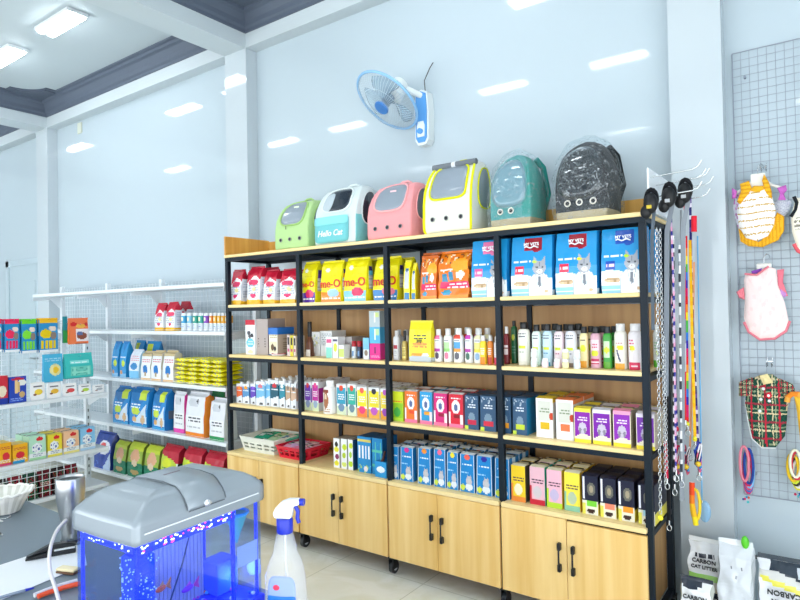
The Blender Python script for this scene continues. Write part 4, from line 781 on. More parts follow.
for k,(p0,p1) in enumerate(((30,45),(46.5,61),(62.5,77),(78.5,91),(92.5,104.5))):
    y0=at(p0,390,'x',-4.39).y; y1=at(p1,390,'x',-4.39).y; hh=at((p0+p1)/2,382+k*.6,'x',-4.39).z-gz; w=y1-y0-.004
    o=thing('food_tray','white sealed pet food tray on edge with '+ti_[k][0],'wet food',(-4.40,(y0+y1)/2,gz+.0005),math.pi/2,'white food trays in a row')
    c=hh/2; m=loft([(-.012,w,hh,.25),(0,w,hh,.25),(.001,w*.96,hh*.94,.3),(.022,w*.82,hh*.8,.4)],'f2f2f2','f2f2f2',nF=6,nS=4,nV=6,top='f2f2f2',smooth=True)
    b=m.obj('tray_body',PLAS,o); b.rotation_euler=(-math.pi/2,0,0); b.location=(0,0,c)
    l=MB().C('f4f4f4'); l.box((-w*.46,-.0145,c-hh*.44),(w*.46,-.0125,c+hh*.44),.0008); l.C('6a6a74').box((-w*.3,-.0152,c+hh*.22),(w*.3,-.0146,c+hh*.3)); l.C(ti_[k][1]).ell((w*.05,-.015,c-hh*.05),(w*.28,.0012,hh*.16)); l.C('8a5a4a').ell((-w*.2,-.0155,c-hh*.18),(w*.12,.001,hh*.06)); l.obj('lid_label',PLAS,o)
gz=.4025
xput(carton,gz,-2,11.5,443,'yellow pouch carton with red disc cut by the photo edge','wet food',['f2b01c',('e',.6,.4,.28,.18,'d8283a'),('r',0,0,1,.12,'e04070'),('t',.1,.15,.9,.28,'f4f0e8'),('t',.1,.7,.9,.85,'c83a3a')],'e8a41c',-4.40,dep=.14,top='e8c04a')
xput(carton,gz,12.5,28,444,'yellow pouch carton with red disc beside the mint one','wet food',['f4b41c',('e',.5,.42,.28,.18,'d8283a'),('r',0,0,.8,.14,'2a9ad0'),('t',.1,.15,.9,.28,'f4f0e8'),('t',.1,.7,.9,.85,'c83a3a')],'e8a41c',-4.40,dep=.14,top='e8c04a')
def ptp(c,b_): return [c,('e',.62,.86,.22,.09,'d8242a'),('r',0,0,1,.3,'eceef0'),('r',0,0,1,.1,b_),('e',.45,.5,.3,.2,'eef0f4'),('b',.2,.35,.75,.65,['2a4a9a','eef0f4','4a6ab0']),('t',.2,.16,.8,.26,'8a9ab0')]
for p0,p1,pt,n,c,b_ in ((29,46.5,436,'mint','b8e4c8','a8dca8'),(47.5,62.5,434.5,'lemon','f0dc3a','f0e45a'),(63.5,79.5,431.5,'peach','f4c49a','f0e48a'),(80,95.5,428,'baby blue','8ac8ec','b8d8f0')):
    o=xput(carton,gz,p0,p1,pt,n+' pouch carton with red disc and blue print','wet food',ptp(c,b_),[c,('r',0,0,1,.2,'e8eaec')],-4.39,dep=.12,top=('cells',[c,'5a4a40'],5),taper=.05,group='pastel pouch cartons on the end rack',flap=c)
    dup(o,(o.location.x-.125,o.location.y,o.location.z),'one behind the '+n+' pouch carton on the end rack')
gz=.1005
for k in range(6):
    y=-.33-.105*k
    if k<6: 
        o=bag('treat_bag',['dark red packet behind the wire guard, right end','black packet behind the wire guard, beside the dark red','maroon packet behind the wire guard','dark green packet behind the wire guard','crimson packet behind the wire guard','black and red packet behind the wire guard, left end'][k],'treats',(-4.44,y,gz),.098,.09,.2,[['7a1a2a','2a1a1e','6a1a26','1a4a34','8a1c2c','2a1416'][k],('b',.1,.1,.9,.9,['b8283a','2a5a3a','1c1014','8a2030','3a1a1a']),('t',.1,.4,.9,.6,'d8c8b8')],'3a1a20',rz=math.pi/2,wr=.004,group='dark packets behind the wire guard')
t=bag('treat_bag','yellow packet standing on the floor under the end rack','treats',(-4.22,-.43,.0005),.16,.06,.12,['f0c41c',('b',.1,.2,.9,.8,['e89a1c','f0c41c','f4d84a'])],'e8b41c',rz=math.pi/2,wr=.004)
# ================= pet carriers on top =================
def wrapmat():
    m=bpy.data.materials.new('clear_plastic_wrap'); m.use_nodes=True; nt=m.node_tree; nt.nodes.clear(); N=nt.nodes.new; L=nt.links.new
    o=N('ShaderNodeOutputMaterial'); mx=N('ShaderNodeMixShader'); tr=N('ShaderNodeBsdfTransparent'); gl=N('ShaderNodeBsdfPrincipled'); gl.inputs['Base Color'].default_value=(.8,.85,.88,1); gl.inputs['Roughness'].default_value=.12; gl.inputs['Specular IOR Level'].default_value=1
    tr.inputs[0].default_value=(.93,.96,.97,1)
    t=N('ShaderNodeTexCoord'); n=N('ShaderNodeTexNoise'); n.inputs['Scale'].default_value=24; n.inputs['Detail'].default_value=5; n.inputs['Distortion'].default_value=3
    cr=N('ShaderNodeValToRGB'); cr.color_ramp.elements[0].position=.56; cr.color_ramp.elements[0].color=(.06,.06,.06,1); cr.color_ramp.elements[1].position=.66; cr.color_ramp.elements[1].color=(.34,.34,.34,1)  # noise streaks put the wrap's highlights and sparkle into the mix
    n2=N('ShaderNodeTexNoise'); n2.inputs['Scale'].default_value=22; n2.inputs['Distortion'].default_value=1.5; bp=N('ShaderNodeBump'); bp.inputs['Strength'].default_value=.9; bp.inputs['Distance'].default_value=.02
    L(t.outputs['Object'],n.inputs['Vector']); L(t.outputs['Object'],n2.inputs['Vector']); L(n.outputs['Fac'],cr.inputs[0]); L(n2.outputs['Fac'],bp.inputs['Height']); L(bp.outputs[0],gl.inputs['Normal'])
    L(cr.outputs[0],mx.inputs[0]); L(tr.outputs[0],mx.inputs[1]); L(gl.outputs[0],mx.inputs[2]); L(mx.outputs[0],o.inputs[0]); return m
WRAP=wrapmat()
MESHG=mat('grey_window_mesh','8b97a3',.35,coat=.5,bump=(300,.2,.001))
def carrier(lab,p0,p1,pt,base,trim,winc,D=.24,yf=.045,wcv=.73,wru=.36,wrv=.25,holes=(.22,.5,.78),hv=.2,lower=None,side=None,top=.55,wind=None,ex=3.2):
    z=Z0T; x0=at(p0,proj_y(p0,yf,z)-20,'y',yf).x; x1=at(p1,proj_y(p1,yf,z)-20,'y',yf).x; w=x1-x0; h=at((p0+p1)/2+4,pt,'y',yf+D*.6).z-z
    t=thing('pet_carrier',lab,'pet carrier',((x0+x1)/2,yf+D/2,z+.0006),0)
    def S(zf,wf,df,r): return (h*zf,w*wf,D*df,r,D*(1-df)*.42)
    secs=[S(0,.93,.93,.22),S(.03,.985,.99,.22),S(.12,1,1,.22),S(.42,1,.985,.22),S(.6,.99,.93,.23),S(.75,.965,.82,.25),S(.86,.93,.70,.28),S(.94,.87,.58,.33),S(.98,.78,.46,.4),S(1,.68,.36,.45)]
    loft(secs,base,side or base,top=sample(base,.5,.97),nF=26,nS=16,nV=34,nB=14,smooth=True).obj('shell',CLOTH,t)
    MB_=decal(secs,.5,wcv,wru,wrv,ex,.003,.002,N=36,K=5); w_=MB_.obj('window',wind or MESHG,t)
    tr=MB().C(trim); tr.tube(decal_edge(secs,.5,wcv,wru,wrv,ex,.004,40),.006*w/.3,6,closed=True); tr.obj('window_trim',CLOTH,t)
    # side window facing right
    ss=[]; 
    sd=MB().C('6d747c'); vs=[]
    Ns=24
    def SP(a,b,off):   # a across depth 0..1, b height
        z_=h*b; ww,dd,r,ys=secat(secs,z_); x,y=rpt(1,-1+2*a,r); return Vector((x*ww/2+off,y*dd/2+ys,z_))
    ring=[(.5+.30*abs(math.cos(q))**.7*(1 if math.cos(q)>0 else -1),.60+.28*abs(math.sin(q))**.7*(1 if math.sin(q)>0 else -1)) for q in [2*math.pi*k/Ns for k in range(Ns)]]
    vs=[SP(.5,.6,.004)]+[SP(.5+(a-.5)*.5,.6+(b-.6)*.5,.004) for a,b in ring]+[SP(a,b,.003) for a,b in ring]
    fs=[(0,1+i,1+(i+1)%Ns) for i in range(Ns)]+[(1+i,1+Ns+i,1+Ns+(i+1)%Ns,1+(i+1)%Ns) for i in range(Ns)]
    sd.add(vs,fs,smooth=True); sd.obj('side_window',winc,t)
    st=MB().C(trim); st.tube([SP(a,b,.005) for a,b in ring],.004,6,closed=True); st.obj('side_trim',CLOTH,t)
    for u in holes:
        p=surf(secs,u,hv,.003); e=MB().C('101214'); e.cyl(p,p+Vector((0,-.003,0)),.0095,14); e.obj('air_hole',PLAS,t)
        e2=MB().C('8c9094' ); e2.tube([p+Vector((.0115*math.cos(q),-.003,.0115*math.sin(q))) for q in [2*math.pi*k/16 for k in range(16)]],.0022,5,closed=True); e2.obj('eyelet',PLAS,t)
    hd=MB().C(trim); zt=h; yy=D*.28
    hd.tube([(-w*.13,yy,zt-.012),(-w*.12,yy,zt+.012),(-w*.06,yy,zt+.022),(w*.06,yy,zt+.022),(w*.12,yy,zt+.012),(w*.13,yy,zt-.012)],.008,8); hd.obj('carry_handle',CLOTH,t)
    return t,secs,w,h
Z0T=S[4]
g,ss,w,h=carrier('small light green pet carrier with grey window, left end of the top',273,307.5,203.5,['b2d492',('r',0,0,1,.03,'a8cc88')],'a3c878',MESHG)
MB().C('e6ecd0').box((-.022,-.0,0),(.022,.002,.011)).obj('window_tag',PLAS,g).location=tuple(surf(ss,.52,.84,.004))
m=MB().C('5a6a48'); p=surf(ss,.38,.44,.004); m.box((p.x-.002,p.y-.003,p.z-.012),(p.x+.002,p.y,p.z+.01)); m.obj('zip_pull',PLAS,g)
g,ss,w,h=carrier('white and mint pet carrier with Hello Cat lettering on its pocket',312.5,356,189.5,'d2dddd','dce6e6',mat('dark_window_film','27303a',.15,coat=.6),D=.26,holes=(),wcv=.75,wru=.34,wrv=.21,wind=mat('dark_window_film','27303a',.15),side=['d2dddd',('r',0,0,1,.46,'7ac8cc')])
MBp=decal(ss,.44,.255,.40,.215,8,.004,.010,N=40,K=4); MBp.C('74c4ca'); MBp.c=[lin('74c4ca')]*len(MBp.c); MBp.obj('front_pocket',CLOTH,g)
MBq=decal(ss,.44,.40,.40,.07,9,.013,.006,N=36,K=3); MBq.c=[lin('8edde0')]*len(MBq.c); MBq.obj('pocket_flap',CLOTH,g)
p=surf(ss,.44,.19,.016); letters('Hello Cat',.052,p,UPR,ink('f6f8f8'),g,shear=.25)
m=MB().C('c3d4da'); m.c=[]; mm=decal(ss,.30,.72,.12,.17,2.4,.006,.003); mm.c=[lin('b9c6cc')]*len(mm.c); mm.obj('window_flap',CLOTH,g)
g,ss,w,h=carrier('pink pet carrier with grey window and three air holes',365,411,186,['ee9da0',('r',0,0,1,.03,'e89a9c')],'f4aeb0',mat('mid_grey_mesh','70767e',.5),D=.25,wcv=.73)
MB().C('f8d0d4').box((-.022,-.0,0),(.022,.002,.011)).obj('window_tag',PLAS,g).location=tuple(surf(ss,.52,.82,.004))
g,ss,w,h=carrier('tall white pet carrier edged in neon yellow with rolled grey blind',421,473,165,'dfe0d4','e0e20c',mat('pale_grey_mesh','98a0a6',.5),D=.26,wcv=.70,wru=.37,wrv=.24,hv=.2,side=['d6d8d2'],ex=5)
e=MB().C('e6ea0e')
for s_ in (.02,.98): e.tube([surf(ss,s_,v,.004) for v in [k/20*.97+.01 for k in range(21)]],.007,6)
e.tube([surf(ss,u,.96,.005) for u in [k/12 for k in range(13)]],.005,6); e.obj('yellow_piping',CLOTH,g)
p=surf(ss,.5,.955,.012); r=MB().C('6f767d'); r.cyl(p+Vector((-w*.42,0,0)),p+Vector((w*.42,0,0)),.017,14); r.C('dfe3e6').cyl(p+Vector((-.012,0,0)),p+Vector((.012,0,0)),.0185,14); r.obj('rolled_blind',CLOTH,g)
def bubble(lab,p0,p1,pt,c1,c2,back,D,yf,holes):
    z=Z0T; x0=at(p0,proj_y(p0,yf,z)-20,'y',yf).x; x1=at(p1,proj_y(p1,yf,z)-20,'y',yf).x; w=x1-x0; h=at((p0+p1)/2,pt,'y',yf+D*.5).z-z-.012
    t=thing('pet_carrier',lab,'pet carrier',((x0+x1)/2,yf+D/2,z+.0006),0)
    def prof(s,g0=0):
        o=[]
        for k in range(27):
            f=math.sin(k/26*math.pi/2); q=max(0,(f-.38)/.62); ww=max(.12,(max(0,1-q**2.5))**(1/2.3)); dd=1-.62*q**3
            o.append((h*s*f+.004,w*s*(ww if q>0 else .95+.05*min(1,f*8)),D*s*dd,.35+.25*q,D*(1-dd)*.25*(1)))
        return o
    P_=prof(.93); fr_=[c1,('r',0,.0,1,.1,'b8a88a'),('e',.5,.62,.36,.26,c2),('r',.8,.15,1,.8,back),('e',.5,.3,.3,.08,c2)]
    loft(P_,fr_,[back,('r',0,0,1,.1,'a89878')],nF=24,nS=14,nV=30,nB=10,smooth=True).obj('shell',CLOTH,t)
    wd=decal(P_,.48,.58,.43,.33,2.8,.003,.008,N=36,K=5); wd.c=[lin(c2)]*len(wd.c); wd.obj('bubble_window',mat('smoked_bubble_'+c2,c2,.08,coat=.8),t)
    tr=MB().C(c1); tr.tube(decal_edge(P_,.48,.58,.44,.34,2.8,.004,40),.004,6,closed=True); tr.obj('window_ring',PLAS,t)
    for u in holes:
        p=surf(P_,u,.2,.004); e=MB().C('0c0e10'); e.cyl(p,p+Vector((0,-.004,0)),.010,14); e.obj('air_hole',PLAS,t)
        e2=MB().C('e4dccf'); e2.tube([p+Vector((.0135*math.cos(q),-.004,.0135*math.sin(q))) for q in [2*math.pi*k/18 for k in range(18)]],.0035,6,closed=True); e2.obj('eyelet',PLAS,t)
    s_=MB().C(back); s_.tube([(w*.30,D*.40,h*.12),(w*.42,D*.56,h*.45),(w*.34,D*.52,h*.80),(w*.25,D*.36,h*.9)],.017,8); s_.tube([(-w*.30,D*.40,h*.12),(-w*.42,D*.56,h*.45),(-w*.34,D*.52,h*.80),(-w*.25,D*.36,h*.9)],.017,8); s_.obj('shoulder_strap',CLOTH,t)
    Q=prof(1.0); loft([(a,b*1.03,c*1.06,d,e) for a,b,c,d,e in Q],'ffffff','ffffff',nF=26,nS=14,nV=30,nB=10,wr=.013,seed=R.random()*30,smooth=False).obj('plastic_wrap',WRAP,t)
bubble('teal bubble backpack carrier sealed in clear plastic',485,533,150,'4f9c9c','7297a4','2a938a',.24,.045,(.3,.55))
bubble('large black bubble backpack carrier sealed in clear plastic',549,611,136,'20262d','1a2027','14191f',.27,.045,(.28,.5,.74))
# ================= wall fan =================
FB=Vector((-1.47,YW,2.78))
t=thing('wall_fan','white and pale blue oscillating fan mounted on the glossy wall','fan',FB)
BL=mat('pale_blue_plastic','5b9fe0',.3); WP=mat('white_fan_plastic','e9f0f0',.3)
bk=MB(); 
pl=[(-.05,-.17),(-.03,-.2),(.03,-.2),(.05,-.17),(.055,.02),(.045,.14),(.0,.16),(-.045,.14),(-.055,.02)]
bk.prism(pl,-.07,-.001); bk.obj('wall_bracket',WP,t)
bl=MB(); bl.prism([(x*.8,z*.92) for x,z in pl],-.078,-.0702); bl.obj('blue_panel',BL,t)
w_=MB(); w_.prism([(-.026,-.15),(.026,-.15),(.03,-.08),(.02,-.05),(-.02,-.05),(-.03,-.08)],-.083,-.0785); w_.obj('switch_plate',WP,t)
kn=MB(); kn.cyl((0,-.083,-.115),(0,-.100,-.115),.018,16); kn.obj('speed_knob',BL,t)
V_=(FB-CAM).normalized(); side=V_.cross(Vector((0,0,1))).normalized(); upv=side.cross(V_)
HC=at(387,101,'y',YW-.24)   # cage centre
V_=(HC-CAM).normalized(); side=V_.cross(Vector((0,0,1))).normalized(); upv=side.cross(V_)
nrm=(-V_*math.cos(math.radians(57))+(side*-.66+upv*-.75).normalized()*math.sin(math.radians(57))).normalized()
ax=nrm.cross(Vector((0,0,1))).normalized(); ay=ax.cross(nrm)
def FP(a,b,c): return (HC-FB)+ax*a+ay*b+nrm*c
RF=.225
def circ(r,c,n=40): return [FP(r*math.cos(2*math.pi*k/n),r*math.sin(2*math.pi*k/n),c) for k in range(n)]
ar=MB().tube([(0,-.03,.10),(.0,-.07,.12),FP(0,0,-.15)],.02,10); ar.obj('neck',WP,t)
mo=MB(); mo.cyl(FP(0,0,-.17),FP(0,0,-.055),.052,20,r1=.075); mo.obj('motor_housing',WP,t)
cg=MB(); cg.tube(circ(RF,0,48),.009,8,closed=True); cg.obj('cage_rim',mat('translucent_blue_rim','8fc0ea',.25),t)
wi=MB()
for k in range(60):
    q=2*math.pi*k/60; c,s=math.cos(q),math.sin(q)
    wi.tube([FP(c*r,s*r,z) for r,z in ((.05,.065),(.12,.06),(.19,.035),(RF,.0))],.0011,4)
    wi.tube([FP(c*r,s*r,z) for r,z in ((.07,-.055),(.14,-.055),(.2,-.035),(RF,.0))],.0011,4)
wi.tube(circ(.14,.056),.0015,4,closed=True); wi.obj('cage_wires',mat('fan_cage_wire','c3d4de',.3),t)
bd=MB(); bd.cyl(FP(0,0,.058),FP(0,0,.074),.052,24,r1=.046); bd.obj('badge',mat('badge_blue','3f7fc8',.3),t)
hb=MB(); hb.cyl(FP(0,0,-.04),FP(0,0,.02),.032,20); hb.obj('hub',mat('hub_grey','7f93a3',.4),t)
BM=mat('clear_fan_blade','a9c8dc',.12,trans=.0,alpha=.42)
for k in range(3):
    b=MB(); q0=2*math.pi*k/3; vs=[];n1=8
    for i in range(n1+1):
        r=.03+.165*i/n1
        for j in range(7):
            f=j/6-.5; wd=(.45+.75*math.sin(math.pi*min(1,(i/n1)*.62+.2)))*1.15; a=q0+f*wd+.35*i/n1
            vs.append(FP(r*math.cos(a),r*math.sin(a),-.01-f*.055*(1-.4*i/n1)))
    fs=[(i*7+j,i*7+j+1,(i+1)*7+j+1,(i+1)*7+j) for i in range(n1) for j in range(6)]
    b.add(vs,fs,smooth=True); o=b.obj('blade',BM,t); md=o.modifiers.new('s','SOLIDIFY'); md.thickness=.0025
co_=MB().C('4a4a4a').tube([(.02,-.05,.15),(.015,-.05,.22),(.045,-.03,.30),(.06,-.01,.34)],.0035,6); co_.obj('power_cord',PLAS,t)
# ================= hooks, leads and chains at the right end =================
hr=thing('hook_rail','white plate with chromed hooks at the right end of the shelving','rack',(.03,.2,1.93))
MB().box((-.005,-.19,.0),(.003,.2,.19),.002).obj('plate',WHITEM,hr)
HKY=[-.16,-.06,.04,.14]
for j,y in enumerate(HKY):
    for zz in (.06,.15) if j in(0,2) else (.13,): 
        MB().tube([(.003,y,zz),(.17,y,zz+.01),(.195,y,zz+.02),(.21,y,zz+.045)],.0028,6).obj('hook',CHROME,hr)
for zz,yy in ((1.52,.36),(1.16,.36),(.82,.36)):
    pass
GL='leads and chains on the hook rail'
def pxl(p,q,y): return at(p,q,'y',y)
def strap(lab,cat,pts,colf,wid=.011,th=.0018,name='dog_lead',clip=None,handle=None,roundr=None,extra=None):
    P=[pxl(*q) for q in pts]; t=thing(name,lab,cat,P[0],0,GL); Q=[]
    for a,b in zip(P,P[1:]):
        n=max(2,int((a-b).length/.018))
        for k in range(n): Q.append(a+(b-a)*k/n-P[0])
    Q.append(P[-1]-P[0]); L_=len(Q)
    m=MB(); 
    if roundr: m.tube(Q,roundr,7,colf=colf)
    else: m.tube(Q,(wid,th),4,colf=colf,flat=(math.cos(.5),math.sin(.5)*.3,0))
    m.obj('strap',CLOTH,t)
    if clip is not False:
        e=Q[-1]; c=MB().C('c8ccce'); c.cyl(e+Vector((0,0,.0)),e+Vector((0,0,-.022)),.005,8); c.tube([e+Vector((.010*math.cos(a),0,-.036+.014*math.sin(a))) for a in [2*math.pi*k/12 for k in range(12)]],.0025,6,closed=True); c.obj('snap_clip',CHROME,t)
        if clip: c=MB().C(clip).ell(e+Vector((0,-.004,.005)),(.010,.008,.012)); c.obj('tag',PLAS,t)
    if handle:
        h=MB().C(handle); h.tube([Vector((.022*math.cos(a),.004*math.sin(3*a),-.035+.045*math.sin(a))) for a in [2*math.pi*k/16 for k in range(16)]],.010,8,closed=True); h.obj('padded_handle',CLOTH,t)
    return t,Q
def chain(lab,pts,ll=.020,r=.0016,wd=.0065,name='lead_chain',tagc=None):
    P=[pxl(*q) for q in pts]; t=thing(name,lab,'chain',P[0],0,GL); m=MB().C('c0c4c8'); d=(P[-1]-P[0]); n=int(d.length/(ll*.78)); u=d.normalized()
    for k in range(n):
        c=u*(ll*.78*(k+.5)); a=Vector((math.cos(.6),math.sin(.6),0)) if k%2 else Vector((-math.sin(.6),math.cos(.6),0))
        m.tube([c+a*wd*math.cos(q)+u*ll*.5*math.sin(q) for q in [2*math.pi*i/8 for i in range(8)]],r,4,closed=True)
    m.obj('links',CHROME,t)
    if tagc: MB().C(tagc).ell(u*(d.length+.008),(.011,.006,.011)).obj('tag',PLAS,t)
    return t
cst=lambda c:(lambda f:lin(c))
alt=lambda n,*cs:(lambda f:lin(cs[int(f*n)%len(cs)]))
def rainbow(f):
    cs=['e02020','f0902a','f0e02a','4ab84a','2a7ad8','3a2aa8','d81f6a']; return lin(cs[int((f*3.2%1)*7)])
for k,(p0,q0,y,n) in enumerate(((651,192,-.05,'nearest the end post'),(669,186,.03,'in the middle'),(685,182,.10,'furthest right'))):
    t,Q=strap('grey webbing lead with chunky black handle '+n,'dog lead',[(p0,q0,y),(p0+3,q0+20,y),(p0-(2 if k else -1),q0+45,y),(p0-(3 if k else -2),[560-130,396,500][k] if k!=0 else 330,y)],cst(['56606a','7c838c','8d949c'][k]),wid=.014 if k else .010,handle='14161a',clip=False)
    b=MB().C('101216'); b.ell((.0,-.012,-.05),(.030,.024,.045)); b.ell((-.02,-.01,-.085),(.024,.02,.03)); b.obj('lead_case',mat('black_rubber_handle','0e1013',.5),t)
    b=MB().C('c8b02a' if k==0 else 'b8bcc0'); b.box((-.012,-.035,-.075),(.008,-.031,-.06),.001); b.obj('buckle',PLAS,t)
chain('heavy chain with yellow star tag, leftmost on the hooks',[(656.5,228,-.12),(660.5,516,-.12)],ll=.020,r=.0019,wd=.0062,tagc='f0e42a')
chain('heavy chain hanging just right of the tagged one',[(660,228,-.05),(665.5,486,-.05)],ll=.017,r=.0016,wd=.0055)
strap('black and white flecked rope lead beside the pink dotted lead','dog lead',[(673,236,.07),(674.5,484,.07)],alt(170,'eeeeee','1c1e26','d8d8dc','2a2c34'),roundr=.0055)
strap('pale grey flecked rope lead right of the pink dotted lead','dog lead',[(679.5,245,.10),(681.5,476,.10)],alt(190,'f2f2f4','9a9ea6','e4e6ea','3a3c46'),roundr=.0055)
chain('small link chain between two webbing leads',[(664,335,-.01),(667,470,-.01)],ll=.016,r=.0014,wd=.006)
strap('black rope lead in the shade behind the heavy chains','dog lead',[(665,330,.22),(669,520,.22)],cst('17181c'),roundr=.009)
strap('pink and navy checked lead','dog lead',[(671,214,.04),(674,300,.04),(676,470,.04)],alt(60,'d89aba','3a3a8a','c8b0cc'),wid=.0055)
strap('pink lead with navy dots and crimson snap','dog lead',[(672,296,.12),(677,430,.12)],alt(30,'f0a8c8','2a2f9a','f0e0ea'),wid=.006,clip='d8284a')
strap('crimson braided lead tail','dog lead',[(665,440,.06),(667,478,.06)],cst('c82044'),roundr=.007)
strap('thin red cord lead','dog lead',[(684.5,184,.16),(684.5,194,.16),(685.5,420,.16)],alt(9,'e02a2a','8a8a96','c8ccd0','d02a3a'),roundr=.004)
strap('rainbow striped webbing lead','dog lead',[(686,236,.18),(687.5,425,.18)],rainbow,wid=.008,clip='e8e02a')
strap('grey cord lead behind the rainbow one','dog lead',[(681,210,.24),(683,440,.24)],cst('9aa0a6'),roundr=.005)
t,Q=strap('bright yellow webbing lead','dog lead',[(690,240,.2),(692,330,.2),(695,440,.2)],alt(40,'f0b01c','ecc02a'),wid=.009,clip='f0e42a')
strap('navy lead with dotted pattern, tall loop at the top','dog lead',[(690,183,.22),(691,260,.22),(693,330,.22),(699,470,.22)],alt(90,'2a2a6a','6a4a9a','e0d8e8','2a2a6a'),wid=.0075)
strap('peach flat lead beside the yellow one','dog lead',[(694,262,.24),(693,345,.24),(690,450,.24)],cst('e8a070'),wid=.006)
t,Q=strap('light blue cord lead with clear blue pad at its foot','dog lead',[(697.5,236,.26),(700,380,.26),(702,500,.26)],cst('6ab0e0'),roundr=.003)
MB().C('8abce0').ell(Q[-1]+Vector((.01,0,-.05)),(.026,.008,.05)).obj('pad',mat('clear_blue_pad','8fbce0',.15,alpha=.75),t)
t,Q=strap('red rubber loop hanging from the upper hook','toy',[(694,216,.15),(694,232,.15)],cst('e0283a'),roundr=.012,clip=False,name='rope_loop')
t,Q=strap('orange to yellow rubber strap hanging low on the right','toy',[(692,482,.2),(692,503,.2),(696,525,.2)],lambda f: lin(['f0502a','f0802a','f0b82a','f0d82a'][min(3,int(f*4))]),roundr=.012,clip=False,name='rubber_strap')
MB().C('f0d02a').tube([Vector((.012+.018*math.cos(a),.0,-.10+.07*math.sin(a))) for a in [2*math.pi*k/16 for k in range(16)]],.007,7,closed=True).obj('loop',PLAS,t)
for k,(p,q,c,n) in enumerate(((698,452,'2a3a9a','navy rope bundle knotted beside the blue cord'),(686,455,'b03a5a','mixed dark red harness bundle below the rainbow lead'),(677,455,'d82a5a','crimson harness bundle under the pink dotted lead'))):
    P=pxl(p,q,.14+.05*k); t=thing('pet_harness',n,'harness',P,0,GL); m=MB(); sd=random.Random(k)
    for i in range(7):
        m.C([c,'e8e0e4','20222a',c,'3a8ac0',c,'e86a8a'][i]); ox=sd.uniform(-.008,.008); m.tube([Vector((ox+(.007+.003*(i%3))*math.cos(a),.006*math.sin(2*a+i),.0+.045*math.sin(a+i)-i*.007)) for a in [2*math.pi*j/14 for j in range(14)]],.0035,5,closed=True)
    m.obj('straps',CLOTH,t); MB().C('e8c02a').ell((.002,-.012,-.05),(.012,.008,.012)).obj('bell',PLAS,t)
# ================= grid panel with clothes =================
GX0,GX1,GZ0,GZ1,GY=.307,1.27,.60,2.72,.535
gp=thing('wire_grid_panel','grey wire grid panel on the wall right of the pillar','display grid',(GX0,GY,GZ0))
m=MB(); nx=27; nz=55
for k in range(nx+1): x=(GX1-GX0)*k/nx; m.cyl((x,0,0),(x,0,GZ1-GZ0),.003 if k in(0,nx) else .0013,5,cap=False)
m.obj('vertical_wires',GREYW,gp); m=MB()
for k in range(nz+1): z=(GZ1-GZ0)*k/nz; m.cyl((0,-.004,z),(GX1-GX0,-.004,z),.003 if k in(0,nz) else .0013,5,cap=False)
m.obj('horizontal_wires',GREYW,gp)
for x,z in ((.05,.1),(.05,2.0),(.9,.1),(.9,2.0)): MB().cyl((x,.0035,z),(x,YW-GY-.0005,z),.006,8).obj('stand_off',GREYW,gp)
def puff(t,name,outline,dep,art,y0=0,K=18,cr=None,mt=None,ny=1):
    xs=[p[0] for p in outline]; zs=[p[1] for p in outline]; cx,cz=cr or ((min(xs)+max(xs))/2,(min(zs)+max(zs))/2); bb_=(min(xs),max(xs),min(zs),max(zs))
    O=[]
    for a,b in zip(outline,outline[1:]+outline[:1]):
        n=max(1,int(math.hypot(a[0]-b[0],a[1]-b[1])/.006)); O+=[(a[0]+(b[0]-a[0])*k/n,a[1]+(b[1]-a[1])*k/n) for k in range(n)]
    N=len(O); mb=MB()
    for sgn in (-1,1):
        v=[(cx,y0+sgn*dep,cz)];f=[];c=[]
        for k in range(1,K+1):
            s=k/K
            for x,z in O: v.append((cx+(x-cx)*s,y0+sgn*dep*math.sqrt(max(0,1-s**2.6))+sgn*.002+.004*noise.noise(Vector((x*s*25,z*s*14,sgn*3))),cz+(z-cz)*s))
        def co(x,z): return lin(sample(art,(x-bb_[0])/(bb_[1]-bb_[0]),(z-bb_[2])/(bb_[3]-bb_[2])))
        for i in range(N): f.append((0,1+i,1+(i+1)%N)); c.append(co(cx,cz))
        for k in range(K-1):
            for i in range(N):
                a=1+k*N; q=(a+i,a+N+i,a+N+(i+1)%N,a+(i+1)%N); f.append(q); mx=sum(v[j][0] for j in q)/4; mz=sum(v[j][2] for j in q)/4; c.append(co(mx,mz))
        mb.add(v,f,c,smooth=True)
        if sgn==-1: rim0=len(mb.v)-N
    r1=len(mb.v)-N
    for i in range(N): mb.f.append([rim0+i,rim0+(i+1)%N,r1+(i+1)%N,r1+i]); mb.c.append(mb.c[-1]); mb.sm.append(True)
    return mb.obj(name,mt or CLOTH,t)
def cloth_at(lab,cat,px,py,name,dy=.06):
    P=at(px,py,'y',GY-dy); return thing(name,lab,cat,P), (lambda a,b:((lambda q:(q.x-P.x,q.z-P.z))(at(a,b,'y',GY-dy))))
def hanger(lab,px,py,wpx,hpx=None,dy=.06,shape=0):
    P=at(px,py,'y',GY-dy); t=thing('clothes_hanger',lab,'hanger',P,0,'white hangers on the wire grid')
    s=(at(px+wpx/2,py,'y',GY-dy).x-at(px-wpx/2,py,'y',GY-dy).x)
    m=MB().C('f1efe6'); 
    m.tube([(-s/2,0,-.075),(-s*.25,0,-.05),(-.02,0,-.02),(0,0,0),(.02,0,-.02),(s*.25,0,-.05),(s/2,0,-.075)],.007,8)
    m.box((-.03,-.006,-.05),(.03,.006,.012),.004); m.obj('arms',PLAS,t)
    h=MB().tube([(0,0,.01),(0,0,.04),(.012,.0,.055),(.02,.02,.05),(.02,.045,.04)],.0025,6); h.obj('hook',CHROME,t)
    return t
K1='hanging on the wire grid'
